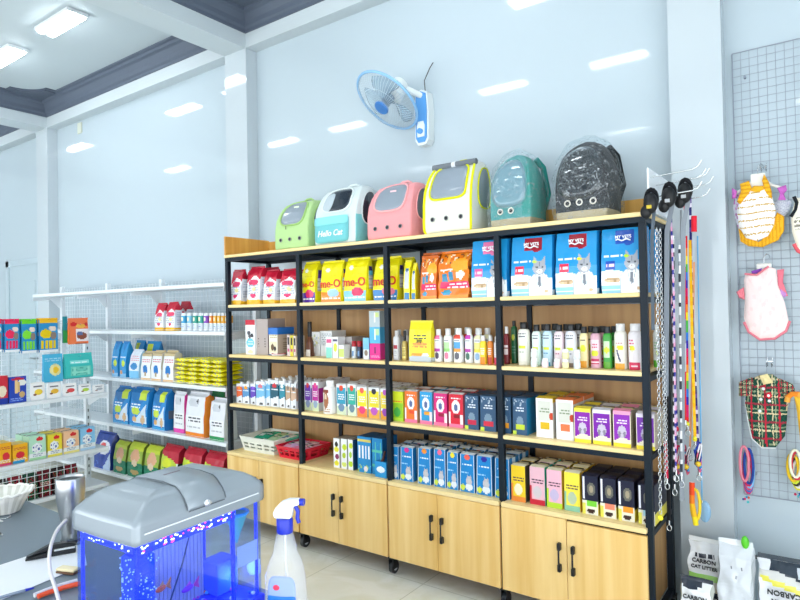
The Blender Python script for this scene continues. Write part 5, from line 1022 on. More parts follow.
# yellow striped romper
hanger('white hanger holding the yellow striped romper',758,176,54)
t,q=cloth_at('white romper with thin mustard stripes and mustard frills '+K1,'pet clothes',758,205,'pet_romper',dy=.085)
def stripes(u,v): 
    f=(v*7.6+.1*math.sin(u*6))%1
    return 'c9a24a' if f<.17 else 'f4f1ee'
puff(t,'body',[q(*p) for p in((745,194),(752,190),(766,188),(771,192),(776,210),(774,225),(768,236),(757,241),(746,238),(739,227),(737,210),(741,198))],.022,stripes)
fy=['e8a91c',('b',0,0,1,1,['f0b82a','e8a91c','d8941a'])]
puff(t,'hem_frill',[q(*p) for p in((738,228),(745,238),(757,242),(769,236),(775,220),(777,212),(784,216),(784,230),(778,240),(762,247),(748,246),(740,241))],.010,lambda u,v:'d9981c' if int(u*26)%2 else 'efb22a',y0=.016,cr=q(760,243))
puff(t,'left_frill',[q(*p) for p in((740,184),(749,181),(752,188),(748,196),(741,205),(737,202),(741,192))],.014,lambda u,v:'d9981c' if int(v*12)%2 else 'f0b62a',y0=-.006)
puff(t,'right_frill',[q(*p) for p in((762,181),(764,174),(769,182),(772,192),(772,200),(767,196),(764,188))],.014,lambda u,v:'d9981c' if int(v*12)%2 else 'f0b62a',y0=-.006)
puff(t,'collar',[q(*p) for p in((750,190),(754,186),(763,186),(766,189),(760,193),(753,193))],.010,'eab02a',y0=-.004)
for nm,o_ in (('left_bow',((732,188),(737,191),(736,198),(732,199))),('right_bow',((777,188),(786,185),(787,190),(784,194),(786,200),(778,200),(780,194)))):
    puff(t,nm,[q(*p) for p in o_],.010,'c064b8',y0=.0)
# purple garment behind
t,q=cloth_at('lilac garment mostly hidden behind the striped romper','pet clothes',745,215,'pet_shirt',dy=.03)
puff(t,'body',[q(*p) for p in((735,195),(741,192),(748,230),(752,245),(742,238),(736,222),(733,208))],.010,['dfe0ee',('b',0,0,.5,1,['c064b8','dfe0ee','d080c8','dfe0ee'])])
t,q=cloth_at('pale grey shirt peeking out right of the striped romper','pet clothes',782,208,'pet_shirt',dy=.03)
puff(t,'body',[q(*p) for p in((774,202),(785,198),(792,202),(789,212),(780,220),(775,216))],.012,['dcdfe8',('t',.1,.1,.9,.9,'b8bcd0')])
# pink romper
hanger('white hanger holding the pale pink romper',764,266,34)
t,q=cloth_at('pale pink romper with rose trim '+K1,'pet clothes',765,300,'pet_romper',dy=.085)
puff(t,'body',[q(*p) for p in((746,273),(757,274),(768,266),(776,269),(778,285),(785,303),(789,322),(786,331),(775,338),(760,339),(749,332),(744,318),(745,295),(744,280))],.024,['f5dfdc',('b',.1,.1,.9,.9,['f5dfdc','f5dfdc','f5dfdc','f5dfdc','f3d6d4','f5dfdc'])])
m=MB().C('e07f8c'); m.tube([Vector((q(*p)[0],-.006,q(*p)[1])) for p in((744,322),(749,332),(760,339.5),(775,338.5),(786,331),(790,321))],.006,7); m.obj('rose_hem',CLOTH,t); m=MB().C('e07f8c'); m.tube([Vector((q(*p)[0],-.014,q(*p)[1])) for p in((745,274),(757,275),(769,266.5))],.005,7); m.obj('rose_neckline',CLOTH,t)
for nm,o_,c in (('left_sleeve',((736,292),(744,287),(745,300),(739,298)),'e8808c'),('right_sleeve',((777,270),(784,269),(783,282),(788,296),(783,296),(778,286)),'e47888'),('purple_lining',((751,271),(762,268),(760,273),(752,274)),'8a4ab0'),('lilac_ribbon',((780,288),(787,293),(785,298),(780,294)),'c08ac8')):
    puff(t,nm,[q(*p) for p in o_],.009,c,y0=.004)
# plaid shirt
hanger('white hanger holding the tartan shirt',768,388,40)
t,q=cloth_at('green and red tartan shirt with cream collar '+K1,'pet clothes',765,410,'pet_shirt',dy=.085)
def plaid(u,v):
    a=(u*3.1)%1; b=(v*4.3)%1
    if .45<a<.58 or .5<b<.6: return 'b8243a' if (.45<a<.58 and .0<b<.9) else '9a3040'
    if a<.08 or b<.07: return 'd8c8a0'
    if .2<a<.3 or .22<b<.3: return '8a9a78'
    return '1c4f3e' if (int(u*24)+int(v*30))%2 else '173f36'
puff(t,'body',[q(*p) for p in((748,380),(760,375),(772,374),(786,384),(788,400),(787,420),(785,436),(776,447),(762,447),(752,438),(748,420),(745,405),(746,392))],.026,plaid)
puff(t,'left_sleeve',[q(*p) for p in((739,382),(752,377),(756,384),(751,396),(739,396))],.018,plaid,y0=-.006)
puff(t,'right_sleeve',[q(*p) for p in((779,378),(793,384),(796,392),(788,400),(780,394))],.018,plaid,y0=-.004)
puff(t,'collar',[q(*p) for p in((760,375),(768,373),(774,382),(764,384))],.008,'ead9a0',y0=-.03)
puff(t,'rosette',[q(*p) for p in((767,392),(771,391),(773,395),(770,398),(766,396))],.008,['d8243a',('e',.5,.5,.2,.2,'f0f0f0')],y0=-.034)
for a,b in ((764,388),(761.5,398.5),(760.5,410),(770,400)):
    x,z=q(a,b); MB().C('f0f4f4').ell((x,-.032,z),(.007,.004,.007)).obj('button',PLAS,t)
m=MB().C('e6ebea'); m.tube([Vector((q(*p)[0],-.008,q(*p)[1])) for p in((746,405),(748,420),(752,438),(762,447.5),(776,448))],.0025,6); m.obj('white_piping',CLOTH,t)
t,q=cloth_at('orange knitted sleeve of a garment at the photo edge','pet clothes',793,398,'pet_sweater',dy=.12)
m=MB(); m.tube([Vector((q(*p)[0],0,q(*p)[1])) for p in((787,402),(788,397),(792,394),(798,394),(803,398))],.012,10,colf=lambda f:lin('f08a2a' if int(f*9)%3 else 'f0a84a')); m.obj('sleeve',CLOTH,t); puff(t,'body',[q(*p) for p in((794,396),(812,396),(815,440),(800,440),(797,412))],.015,'e8b83a')
t,q=cloth_at('cream shirt with black neckband at the right photo edge','pet clothes',800,225,'pet_shirt',dy=.085)
puff(t,'body',[q(*p) for p in((791,216),(796,198),(812,196),(826,210),(828,246),(812,256),(797,248),(792,232))],.02,['f1ead8',('t',.1,.45,.4,.65,'8a8478')])
m=MB().C('1c2024'); m.tube([Vector((q(*p)[0],-.012,q(*p)[1])) for p in((794,197),(797,203),(796,210),(791,217))],.0075,8); m.obj('neckband',CLOTH,t); m=MB().C('e0606a'); m.tube([Vector((q(*p)[0],-.004,q(*p)[1])) for p in((794,244),(798,251),(806,255))],.008,8); m.obj('rose_hem',CLOTH,t)
for k,(p,q_,wpx,hpx,cs,n) in enumerate(((747,472,16,44,['e0387a','3a7ac8','e85a7a','8ac0e8','d82a5a','2a4a9a','e8889a'],'bundle of pink and blue braided collars hanging on the grid'),(796,472,20,34,['e8e02a','f0ece8','3a3a30','c8d83a','e8c02a','c83a4a','f0f0d8'],'bundle of yellow and white collars at the right photo edge'))):
    P=at(p,q_,'y',GY-.05); t=thing('collar_bundle',n,'pet collars',P); s=(at(p+wpx/2,q_,'y',GY-.05).x-at(p-wpx/2,q_,'y',GY-.05).x)/2; hh=(at(p,q_-hpx/2,'y',GY-.05).z-P.z); rr_=random.Random(5+k)
    for i,c in enumerate(cs):
        m=MB().C(c); ox=rr_.uniform(-.6,.6)*s*.5; m.tube([Vector((ox+s*.55*math.cos(a),-.004*i+.014,hh*.8*math.sin(a)+.01*i-.02)) for a in [2*math.pi*j/18 for j in range(18)]],.0065,6,closed=True); m.obj('collar',CLOTH,t)
    b=MB(); 
    for j in range(5): b.C(['2a9ac8','e05a3a','2a4a9a','d82a5a','3ac0c0'][j]).ell((rr_.uniform(-1,1)*s*.6,-.02,-hh-.02+rr_.uniform(-.012,.012)),(.006,.006,.006),8,6)
    b.obj('beads',PLAS,t); MB().tube([(0,.02,hh),(0,-.03,hh*.95),(0,-.04,hh)],.002,5).obj('peg_hook',CHROME,t)
for k,(p,q_,n) in enumerate(((761,167,'above the striped romper'),(767,362,'above the tartan shirt'))):
    P=at(p,q_,'y',GY-.03); t=thing('grid_hook','small chromed wire hook on the grid '+n,'hook',P); m=MB(); m.tube([(0,.02,.02),(0,.02,-.02),(0,-.03,-.02),(0,-.04,.0)],.002,5); m.tube([(.02,.02,.02),(.02,.02,-.02),(.02,-.03,-.02),(.02,-.04,.0)],.002,5); m.box((-.004,.018,.0),(.024,.022,.004)); m.obj('wire',CHROME,t)
# ================= litter bags on the floor at the right =================
def lit(stripe,low): return ['eef0f2',('t',.2,.86,.8,.93,'3a3f4a'),('r',0,.63,1,.68,stripe),('r',0,.34,1,.63,'d6d4cc'),('e',.55,.40,.46,.12,'2a3240'),('b',.2,.36,.9,.44,['2a3240','c8ccd4','2a3240','1a202c']),('r',0,.0,1,.27,'eef0f2'),('r',0,0,1,.06,low)]
def litter(lab,p0,p1,pt,yf,dep,fr_,side,tc,lt=None,rz=0,rx=0):
    x0=at(p0,590,'y',yf).x; x1=at(p1,590,'y',yf).x; h=at((p0+p1)/2,pt,'y',yf+dep*.5).z
    t=bag('litter_bag',lab,'cat litter',((x0+x1)/2,yf+dep/2,.001),x1-x0,dep,h,fr_,side,wr=.012,rz=rz,topc=tc,res=(26,34),full=.86)
    w=x1-x0
    if lt:
        for s,z,sz,al in lt: letters(s,w*sz,(0,-dep/2*.9-.012,h*z),(math.pi/2 if not al else -math.pi/2,math.pi if al else 0,0) if False else ((math.pi/2,math.pi,0) if al else UPR),ink('22262e'),t,ext=.003)
    return t,w,h
t,w,h=litter('white carbon cat litter bag with green stripe beside the shelving',688,722,538,.26,.13,lit('a4dc6a','e8ecee'),'c8ccc0','eceeee',[('CARBON',.80,.17,0),('CAT LITTER',.735,.145,0)])
t,w,h=litter('translucent white litter bag with printed cat face and green tie',717,753,540,.17,.12,['d9dee4',('t',.3,.78,.4,.84,'7a7f88'),('t',.6,.78,.7,.84,'7a7f88'),('e',.5,.72,.05,.02,'9a9fa8'),('r',0,.25,.5,.32,'8adcec'),('e',.5,.5,.3,.1,'d2d7de')],'ccd2d8','e4e8ec')
MB().C('5ac82a').ell((w*.28,-.01,h+.0),(.016,.012,.028)).obj('green_tie',PLAS,t)
t,w,h=litter('front cat litter bag with black lettering and pink base, lowest left',678,712,577,.02,.10,['eef0f2',('e',.3,.97,.4,.06,'2a3240'),('r',0,.55,1,.62,'d89a9a'),('r',0,0,1,.5,'d6d4cc')],'b8bcb0','2a3240',[('CARBON',.80,.17,0),('LITTER',.70,.17,0)])
t,w,h=litter('grey cat litter bag with yellow stripe and upside-down lettering at the right edge',757,812,557,.20,.13,['e9ebef',('p',[(0.25,1),(.25,.92),(1,.84),(1,1)],'2c3744'),('b',.5,.87,.9,.97,['2c3744','d0d6dc','2c3744','2c3744']),('p',[(0,.92),(.25,.92),(1,.84),(1,.7),(0,.84)],'cfcfcb'),('p',[(.05,.81),(.05,.86),(1,.75),(1,.68)],'ece45a'),('r',0,0,1,.4,'dcdcd8')],'c0c4c4','3a444e',[('CARBON',.69,.15,1),('LITTER',.60,.15,1)])
c=thing('power_cable','black cable lying along the wall above the litter bags','cable',at(751,556,'y',YW-.02))
o0=at(751,556,'y',YW-.02); MB().tube([at(p,q,'y',YW-.012)-o0 for p,q in((745,554),(751,556),(765,559),(780,560),(800,563),(830,568))],.009,8).obj('cable',BLACKP,c)
# ================= counter =================
CZ=.80; CYE=-1.718
ct=thing('shop_counter','grey shop counter carrying the fish tank and spray bottle','counter',(-1.6,-2.3,0))
def ck(mb,n,m): o=mb.obj(n,m,ct); o.matrix_parent_inverse=Matrix.Translation((1.6,2.3,0)); return o
ck(MB().box((-3.0,-2.75,.765),(-.12,CYE,CZ),.004),'countertop',mat('grey_counter_laminate','6f7c86',.35,bump=(60,.05,.001)))
ck(MB().box((-2.95,-2.70,.001),(-.17,CYE-.04,.7645)),'counter_body',mat('counter_side_grey','9aa2a8',.5))
def on(px,py,z=CZ): return at(px,py,'z',z)
# fish tank
TA=math.radians(3.4); TC=Vector((-.5835,-1.948,CZ+.0006))
tk=thing('fish_tank','small fish tank with silver lid and blue light on the counter','aquarium',TC,TA)
W2,L2=.104,.172
gm=bpy.data.materials.new('tank_glass'); gm.use_nodes=True; nt=gm.node_tree; nt.nodes.clear(); N=nt.nodes.new
o=N('ShaderNodeOutputMaterial'); mx=N('ShaderNodeMixShader'); tr=N('ShaderNodeBsdfTransparent'); tr.inputs[0].default_value=(.78,.86,1,1); gl=N('ShaderNodeBsdfGlossy'); gl.inputs['Roughness'].default_value=.03; fz=N('ShaderNodeMath'); fz.operation='MULTIPLY_ADD'; fz.inputs[1].default_value=.25; fz.inputs[2].default_value=.04; lw=N('ShaderNodeLayerWeight'); lw.inputs[0].default_value=.2; nt.links.new(lw.outputs['Facing'],fz.inputs[0])
nt.links.new(fz.outputs[0],mx.inputs[0]); nt.links.new(tr.outputs[0],mx.inputs[1]); nt.links.new(gl.outputs[0],mx.inputs[2]); nt.links.new(mx.outputs[0],o.inputs[0])
g=MB(); 
for s in(-1,1): g.box((s*W2-.002,-L2,.02),(s*W2+.002,L2,.248)); g.box((-W2+.0025,s*L2-.002,.02),(W2-.0025,s*L2+.002,.248))
g.obj('glass_panes',gm,tk)
BLU=mat('blue_lit_acrylic','1b3cf0',.2,emit='1530ff',es=.3)  # tank light caught in the acrylic edges, put in as emission
f=MB()
f.box((-W2-.008,-L2-.008,0),(W2+.008,L2+.008,.018),.003)
f.obj('base_frame',mat('blue_lit_tank_base','2a3ae0',.3),tk)  # blue of the tank light put into the base colour
for sx in(-1,1):
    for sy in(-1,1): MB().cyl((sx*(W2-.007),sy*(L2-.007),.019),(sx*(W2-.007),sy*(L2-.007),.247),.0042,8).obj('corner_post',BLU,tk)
MB().box((W2-.010,.085,.02),(W2-.003,.093,.247)).obj('glass_divider_strip',BLU,tk)
# lamp bar under the lid; its glow and beads imitate reflections in the glass
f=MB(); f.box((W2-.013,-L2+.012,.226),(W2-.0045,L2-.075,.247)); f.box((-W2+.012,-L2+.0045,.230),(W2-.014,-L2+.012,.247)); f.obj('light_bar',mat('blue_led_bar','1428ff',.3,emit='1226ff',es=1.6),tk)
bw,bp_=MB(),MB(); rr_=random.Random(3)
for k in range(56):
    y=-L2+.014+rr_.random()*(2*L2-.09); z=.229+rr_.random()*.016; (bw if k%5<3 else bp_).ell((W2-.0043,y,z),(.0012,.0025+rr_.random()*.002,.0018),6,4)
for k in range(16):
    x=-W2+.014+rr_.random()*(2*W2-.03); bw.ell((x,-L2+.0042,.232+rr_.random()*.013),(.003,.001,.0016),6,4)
bw.obj('white_glints',mat('white_glass_reflection','ffffff',.3,emit='dfe8ff',es=2.5),tk); bp_.obj('magenta_glints',mat('magenta_glass_reflection','ff40c0',.3,emit='ff30b0',es=2),tk)  # glowing specks painted in for light reflections on the glass
# filter box, bubbles, ribbed divider, water line
f=MB(); f.box((W2-.06,-L2+.006,.02),(W2-.012,-L2+.055,.22),.004); 
for k in range(9): f.box((W2-.0118,-L2+.01,.03+k*.021),(W2-.009,-L2+.05,.036+k*.021))
f.obj('filter_box',mat('blue_filter_plastic','2a55e8',.25,alpha=.8,emit='1534ff',es=.25),tk)  # weak emission puts the tank's blue glow into the plastic
bu=MB()
for k in range(170):
    a=rr_.random(); bu.ell((W2-.008-rr_.random()*.004 if k%2 else W2-.06+rr_.random()*.05,-L2+.005+rr_.random()*(.055 if k%2 else .0),.03+rr_.random()*.19),(.0012+a*.0012,)*3,5,4)
bu.obj('bubbles',mat('air_bubble','bcd4ff',.1,emit='7aa0ff',es=.5),tk)['kind']='stuff'  # bubbles carry the tank light as emission of their own
dv=MB()
for k in range(30): y=-.075+k*.0054; dv.box((-.012,y,.025),(-.008+.002*(k%2),y+.005,.222))
dv.obj('ribbed_divider',mat('milky_ribbed_panel','b8b4c8',.3,alpha=.85),tk)
MB().box((-.03,.098,.02),(.03,.165,.10),.003).obj('breeding_box',mat('pale_blue_box','3f6fe8',.25,alpha=.7),tk)
MB().box((W2-.0045,.10,.105),(W2-.003,.166,.155)).obj('white_card',mat('white_reflective_card','cfd8ea',.4),tk)
gv=MB()
for k in range(160): gv.C(rr_.choice(['2a5ae0','d83ac0','e8e8f0','3ab0e0','e8603a'])).ell((rr_.uniform(-W2+.01,W2-.01),rr_.uniform(-L2+.01,L2-.01),.024),(.006,.006,.004),6,4)
gv.obj('gravel',PLAS,tk)['kind']='stuff'
SIL=mat('silver_lid_plastic','98a2aa',.36,.3,coat=.2)
ls=[(.0,.224,.360,.06),(.006,.228,.364,.06),(.038,.228,.364,.06),(.048,.222,.354,.07),(.062,.204,.322,.08),(.076,.180,.280,.09),(.084,.155,.235,.10),(.088,.12,.18,.14)]
l=loft(ls,'ffffff','ffffff',nF=16,nS=22,nV=14,nB=16,smooth=True).obj('lid',SIL,tk); l.location=(0,0,.25)
def K(mb,n,m): o=mb.obj(n,m,l); return o
# hinged flap over the crown
fl=MB(); vs=[];nx=10
prof=[(.1165,.040),(.1135,.050),(.104,.064),(.088,.079),(.074,.087),(.03,.092),(-.03,.092),(-.07,.088),(-.088,.080)]
ys_=[-.052,-.048,0,.048,.052]
for i,(x,z) in enumerate(prof):
    for j,y in enumerate(ys_): vs.append((x,y,z+(.0025 if 0<j<4 else -.003)))
fs=[(i*5+j,(i+1)*5+j,(i+1)*5+j+1,i*5+j+1) for i in range(len(prof)-1) for j in range(4)]
fl.add(vs,fs,smooth=True); o=K(fl,'hinged_flap',SIL)
gr_=mat('dark_grey_groove','5c646c',.5)
for y in(-.053,.053):
    K(MB().tube([(x+.0005,y,z+.0005) for x,z in prof],.0013,5),'groove',gr_)
K(MB().box((.115,-.05,.036),(.1172,.05,.0375)),'front_seam',gr_)
K(MB().ell((.117,.0,.043),(.007,.010,.008),12,8),'latch_knob',mat('chrome_knob','d8dde2',.2,.6))
K(MB().box((-.01,-.022,.0945),(-.004,.022,.0952)),'feeding_slot',mat('red_grey_slot','80747a',.5))
v_=MB()
for k in range(5): v_.box((-.075+k*.004,-.118+k*.006,.0785),(-.045+k*.004,-.1155+k*.006,.0805))
K(v_,'air_vents',gr_)
K(MB().tube([(.1145,-.158,.022),(.1148,-.05,.022),(.1148,.05,.022),(.1145,.158,.022)],.0018,6),'rim_highlight_strip',mat('pale_highlight_strip','e4e9ee',.2))  # pale strip paints the highlight along the lid's front lip
for nm,x,y,z,c,s_,lab in (('red',.03,-.06,.105,'f0602a',.016,'orange goldfish swimming near the divider in the tank'),('violet',.045,.0,.085,'a03ad0',.020,'violet and pink betta fish in the tank')):
    P=TC+Matrix.Rotation(TA,3,'Z')@Vector((x,y,z)); t=thing('fish',lab,'fish',P,TA+.2)
    b=MB().C(c); b.ell((0,0,0),(.006,s_,.007),10,8); b.obj('body',PLAS,t)
    tl=MB().C('e83a8a' if nm=='violet' else 'f08a3a'); s2=s_; tl.add([(0,s2*.8,0),(0,s2*1.9,.014),(0,s2*1.7,0),(0,s2*1.9,-.014),(.002,s2*.8,0),(.002,s2*1.9,.014),(.002,s2*1.7,0),(.002,s2*1.9,-.014)],[(0,1,2),(0,2,3),(4,6,5),(4,7,6),(0,4,5,1),(1,5,6,2),(2,6,7,3),(3,7,4,0)]); tl.obj('tail_fin',PLAS,t)
    d_=MB().C('e85ab8' if nm=='violet' else 'f0a04a'); d_.add([(0,-s2*.4,.006),(0,s2*.5,.006),(0,s2*.3,.015),(.0015,-s2*.4,.006),(.0015,s2*.5,.006),(.0015,s2*.3,.015)],[(0,1,2),(3,5,4),(0,3,4,1),(1,4,5,2),(2,5,3,0)]); d_.obj('dorsal_fin',PLAS,t)
# breeding net funnel inside the right-hand corner
P=TC+Matrix.Rotation(TA,3,'Z')@Vector((.066,.130,0)); t=thing('breeding_funnel','turquoise and green funnel net hanging in the right corner of the tank','funnel',P,TA)
MB().C('5ad8c0').lathe([(.002,.150),(.010,.175),(.026,.218),(.0275,.224)],18,colf=lambda j,u: lin('6ae0b0' if u<.6 else '4ad0d8')).obj('cone',mat('mint_net','6ad8b8',.4,alpha=.85),t)
MB().C('1ab8e8').tube([(.028*math.cos(a),.028*math.sin(a),.225) for a in [2*math.pi*k/20 for k in range(20)]],.004,6,closed=True).obj('ring',mat('cyan_ring','22b4ee',.3),t)
wd=MB().tube([(W2-.02,-.02,.235),(W2-.012,-.05,.17),(W2-.015,-.085,.09),(W2-.02,-.10,.05)],.0018,6); wd.obj('heater_cord',mat('dark_cord','2a3a5a',.5),tk)
ld=bpy.data.lights.new('tank_light','POINT'); ld.energy=.9; ld.color=(.08,.16,1); ld.shadow_soft_size=.02; lo=bpy.data.objects.new('tank_light',ld); COL.objects.link(lo); lo.parent=tk; lo.location=(.0,-.02,.23)
ld2=bpy.data.lights.new('tank_fill_right','POINT'); ld2.energy=.25; ld2.color=(.1,.25,1); ld2.shadow_soft_size=.02; lo=bpy.data.objects.new('tank_fill_right',ld2); COL.objects.link(lo); lo.parent=tk; lo.location=(.05,.14,.06)  # unseen fill light added low in the tank to spread the blue glow
# air hose
hp=[at(*p) for p in((66,520,'y',-2.02),(56,532,'y',-2.06),(50,550,'y',-2.10),(50,570,'y',-2.12),(56,590,'y',-2.14),(62,612,'y',-2.16))]
t=thing('air_hose','cream air hose looping beside the left of the tank','hose',hp[0]); sm=[]
for k in range(len(hp)-1):
    for q in range(4):
        u=q/4; p0,p1,p2,p3=hp[max(0,k-1)],hp[k],hp[k+1],hp[min(len(hp)-1,k+2)]
        sm.append(.5*((2*p1)+(p2-p0)*u+(2*p0-5*p1+4*p2-p3)*u*u+(3*p1-p0-3*p2+p3)*u**3)-hp[0])
MB().C('d8d4cc').tube(sm,.0042,8).obj('hose',PLAS,t)
# spray bottle
BX=Vector((-.274,-1.889,CZ+.0006)); t=thing('spray_bottle','clear trigger spray bottle with blue collar beside the tank','bottle',BX,.45)
CL=mat('clear_bottle_plastic','e8eef2',.05,alpha=.22,coat=.3,bump=(40,.5,.01))
zb=lambda py: at(286,py,'y',BX.y).z-BX.z
zc0,zc1,zt=zb(532),zb(518),zb(499)
bs_=[(0,.075,.05,.75),(.012,.088,.056,.7),(zb(600),.092,.058,.7),(zb(575),.086,.055,.75),(zb(560),.070,.047,.8),(zb(552),.052,.040,.9),(zb(545),.046,.038,1),(zb(538),.040,.036,1),(zc0,.030,.030,1)]
loft(bs_,'ffffff','ffffff',nF=16,nS=10,nV=30,nB=16,smooth=True,wr=.0015).obj('bottle_body',CL,t)
zl=(zb(610),zb(564)); 
cs=[(a,b+.001,c+.001,d) for a,b,c,d in bs_]
vb=(zb(590))/zc0
lbm=decal(cs,.5,vb,.40,.16,4,.0006,.0006,N=36,K=5); lbm.c=[lin('7f9fd4')]*len(lbm.c); lb_=lbm.obj('label',mat('pale_blue_label','8fa6da',.4,alpha=.85),t)
b2_=decal(cs,.5,vb-.035,.395,.035,8,.0016,.0006,N=28,K=3); b2_.c=[lin('1f6cc0')]*len(b2_.c); b2_.obj('blue_band',PAPER,lb_)
e_=decal(cs,.38,vb+.07,.09,.022,2,.0016,.0006,N=18,K=2); e_.c=[lin('e03a5a')]*len(e_.c); e_.obj('red_emblem',PAPER,lb_)
li=MB().C('a8b8d0'); 
loft([(.004,.08,.050,.7),(.05,.086,.053,.7),(zb(640)+.03,.086,.053,.7)],'9fb4cc','9fb4cc',nF=10,nS=6,nV=6,nB=10,smooth=True).obj('liquid',mat('clear_cleaning_liquid','a8c0d8',.1,alpha=.15),t)
BLC=mat('royal_blue_plastic','1c2fb0',.3)
cb=MB(); cb.lathe([(.0165,zc0-.001),(.0175,zc0+.002),(.0175,zc1-.002),(.016,zc1)],24); cb.obj('collar',BLC,t)
hd=MB(); R_=zt-zc1
sec=[(-.020,zc1+.0),(-.024,zc1+.010),(-.018,zc1+R_*.55),(-.006,zc1+R_*.85),(.010,zt),(.034,zt+.001),(.036,zt-.010),(.022,zt-.014),(.018,zc1+R_*.3),(.016,zc1+.0)]
hd.prism(sec,-.011,.011); o=hd.obj('spray_head',mat('white_trigger_plastic','eef1f4',.35),t); md=o.modifiers.new('b','BEVEL'); md.width=.004; md.segments=3
nz_=MB(); nz_.cyl((.034,0,zt-.006),(.044,0,zt-.006),.0075,12); nz_.obj('nozzle',BLC,t)
tg=MB(); tg.tube([(.024,0,zt-.014),(.030,0,zt-.026),(.028,0,zt-.040),(.032,0,zt-.050)],.0045,8); tg.obj('trigger',BLC,t)
dt=MB(); dt.tube([(0,0,.01),(.003,0,.1),(0,0,zc0)],.0022,6); dt.obj('dip_tube',mat('clear_tube','e8eef4',.2,alpha=.5),t)
# steel tumbler
P=on(71,541); r0=13.5*(P-CAM).dot(FW)/F; hz=at(71,477,'y',P.y).z-CZ
t=thing('steel_tumbler','tall brushed steel tumbler standing behind the tank','cup',(P.x,P.y,CZ+.0006))
MB().lathe([(r0*.60,0),(r0*.66,.004),(r0*.62,.03),(r0*.70,hz*.35),(r0*.92,hz*.62),(r0,hz*.8),(r0*.98,hz*.98),(r0*.94,hz),(r0*.90,hz*.99),(r0*.86,hz*.8)],32).obj('body',STEEL,t)
MB().C('23282e').lathe([(0.0001,hz*.95),(r0*.5,hz*.952),(r0*.88,hz*.955)],24).obj('dark_inside',PLAS,t); MB().C('15171a').lathe([(r0*.3,hz*.956),(r0*.5,hz*.972),(r0*.48,hz*.976),(r0*.2,hz*.965)],18).obj('inner_cup',PLAS,t)
MB().lathe([(r0*.62,-.0003),(r0*.68,.0),(r0*.68,.008),(r0*.66,.0085)],28).obj('base_ring',mat('dark_rubber','3a4046',.6),t)
# white woven basket at the left edge
P=on(4,512); t=thing('woven_basket','white woven plastic basket at the left edge of the counter','basket',(P.x,P.y,CZ+.0006))
rb_=26*(P-CAM).dot(FW)/F
bm=MB().C('eceae2'); bm.lathe([(rb_*.55,.002),(rb_*.62,.015),(rb_*.78,.045),(rb_*.98,.072),(rb_*.93,.074),(rb_*.72,.045),(rb_*.55,.015),(.001,.008)],36,colf=lambda j,u: lin('f0eee6' if int(u*36)%2 else 'd8d6cc')); bm.obj('bowl',PLAS,t)
rm=MB().C('f4f2ea'); rm.tube([((rb_*.97+.004*math.cos(9*a))*math.cos(a),(rb_*.97+.004*math.cos(9*a))*math.sin(a),.074+.003*math.sin(18*a)) for a in [2*math.pi*k/54 for k in range(54)]],.005,6,closed=True); rm.obj('rim',PLAS,t)
P=on(3,517); t=thing('key_ring','thin steel ring lying before the woven basket','ring',(P.x,P.y,CZ+.0022))
MB().tube([(.035*math.cos(a),.02*math.sin(a),0) for a in [2*math.pi*k/24 for k in range(24)]],.0016,6,closed=True).obj('ring',CHROME,t); MB().C('d8d8d8').box((.02,-.03,-.001),(.06,-.022,.002),.0008).obj('tag',PLAS,t)
P=on(0,534.5); t=thing('pen','short black pen at the left photo edge','pen',(P.x,P.y,CZ+.004),-.1); MB().cyl((-.05,0,0),(.018,0,0),.0035,8).obj('barrel',BLACKP,t); MB().cyl((.0185,0,0),(.028,0,0),.0035,8,r1=.001).obj('tip',STEEL,t)
# papers
q=[on(*p) for p in((-8,568),(38,553),(80,545),(84,566),(60,575),(0,600),(-20,606))]
t=thing('paper_sheet','white sheets of paper on the counter under the black handle','paper',q[0]); 
for z0,dx in ((.0006,0),(.0016,.006)):
    m=MB().C('eef0f2'); n=len(q); v=[(p.x-q[0].x+dx,p.y-q[0].y+dx,z0) for p in q]+[(p.x-q[0].x+dx,p.y-q[0].y+dx,z0+.0008) for p in q]
    m.add(v,[tuple(range(n)),tuple(range(2*n-1,n-1,-1))]+[(i,(i+1)%n,n+(i+1)%n,n+i) for i in range(n)]); m.obj('sheet',PAPER,t)
def lift(px,py,dz): return at(px,py,'z',CZ+dz)
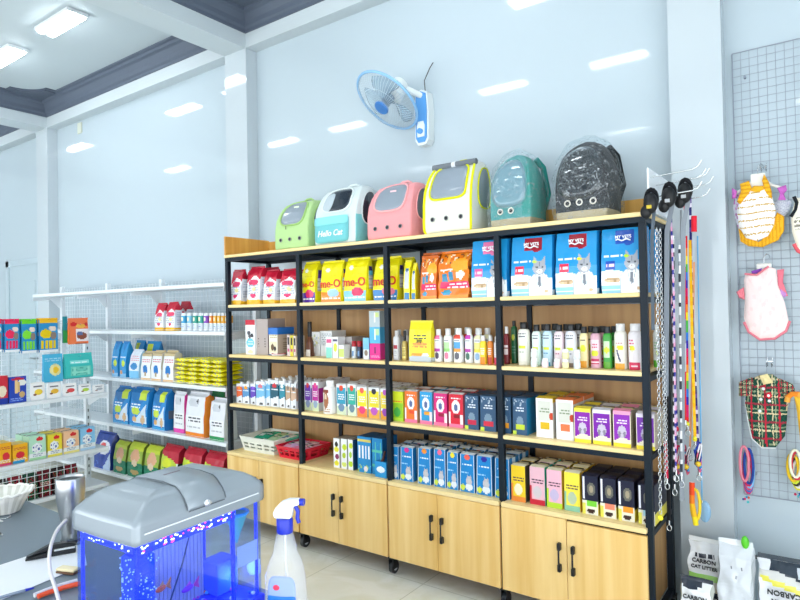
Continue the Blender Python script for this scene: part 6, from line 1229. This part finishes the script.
# black stapler-like handle
A,B=lift(27,556,.014),lift(76,546,.018); t=thing('stapler','black hand stapler with steel strip lying on the papers','stapler',(A.x,A.y,CZ+.0026),math.atan2(B.y-A.y,B.x-A.x))
L_=math.hypot(B.x-A.x,B.y-A.y)
m=MB(); m.prism([(-.006,0),(L_,0),(L_,.014),(L_*.5,.016),(0,.008)],-.014,.014); o=m.obj('lower_arm',BLACKP,t); md=o.modifiers.new('b','BEVEL'); md.width=.003
m=MB(); m.prism([(-.004,.0085),(.02,.018),(L_*.45,.034),(L_*.8,.034),(L_,.026),(L_,.021),(L_*.5,.020)],-.012,.012); o=m.obj('upper_arm',BLACKP,t); md=o.modifiers.new('b','BEVEL'); md.width=.003
MB().box((L_*.55,-.0145,.0145),(L_*.98,-.0125,.021),.0008).obj('steel_strip',CHROME,t)
# blue pen along paper edge
A,B=lift(-12,601,.006),lift(34,588,.006); d_=B-A; t=thing('pen','blue and clear pen along the lower edge of the papers','pen',(A.x,A.y,CZ+.0065)); d_.z=0
MB().cyl((0,0,0),d_*.8,.0038,8).obj('barrel',mat('smoky_pen_barrel','8a97a6',.15),t); MB().cyl(d_*.801,d_*1.0,.0042,8,r1=.002).obj('grip',BLC,t); MB().cyl(-d_*.3,-d_*.001,.0042,8).obj('cap',BLC,t)
# wooden-topped pad and orange cutter
P=lift(68,572,.004); t=thing('wooden_stamp','cream and brown wooden stamp beside the hose','stamp',(P.x,P.y,CZ+.0026),.35)
MB().C('6a4a34').box((-.03,-.013,0),(.03,.013,.006),.001).obj('base',PLAS,t); MB().C('ecdcae').box((-.03,-.013,.0065),(.03,.013,.014),.002).obj('block',PLAS,t)
A,B=lift(38,597,.008),lift(80,584,.008); d_=B-A; d_.z=0; t=thing('box_cutter','orange and white handled cutter at the counter front','cutter',(A.x,A.y,CZ+.0095))
n_=Vector((-d_.y,d_.x,0)).normalized()
MB().C('f05a2a').tube([Vector((0,0,0)),d_*.25+n_*.004,d_*.6+n_*.006,d_],.0065,8).obj('orange_grip',PLAS,t); MB().C('d8dadc').tube([n_*.014+d_*-.05,n_*.022+d_*.25,n_*.026+d_*.6,n_*.024+d_],.0062,8).obj('white_grip',PLAS,t)
# ================= camera and view =================
cd=bpy.data.cameras.new('camera'); co=bpy.data.objects.new('camera',cd); COL.objects.link(co)
M=Matrix((RT,UP,-FW)).transposed().to_4x4(); M.translation=CAM; co.matrix_world=M
cd.sensor_fit='HORIZONTAL'; cd.sensor_width=36; cd.lens=F*36/800; cd.clip_start=.05; cd.clip_end=60
sc=bpy.context.scene; sc.camera=co
sc.view_settings.view_transform='Standard'; sc.view_settings.look='None'; sc.view_settings.exposure=EXPO; sc.view_settings.gamma=1; sc.view_settings.use_curve_mapping=False
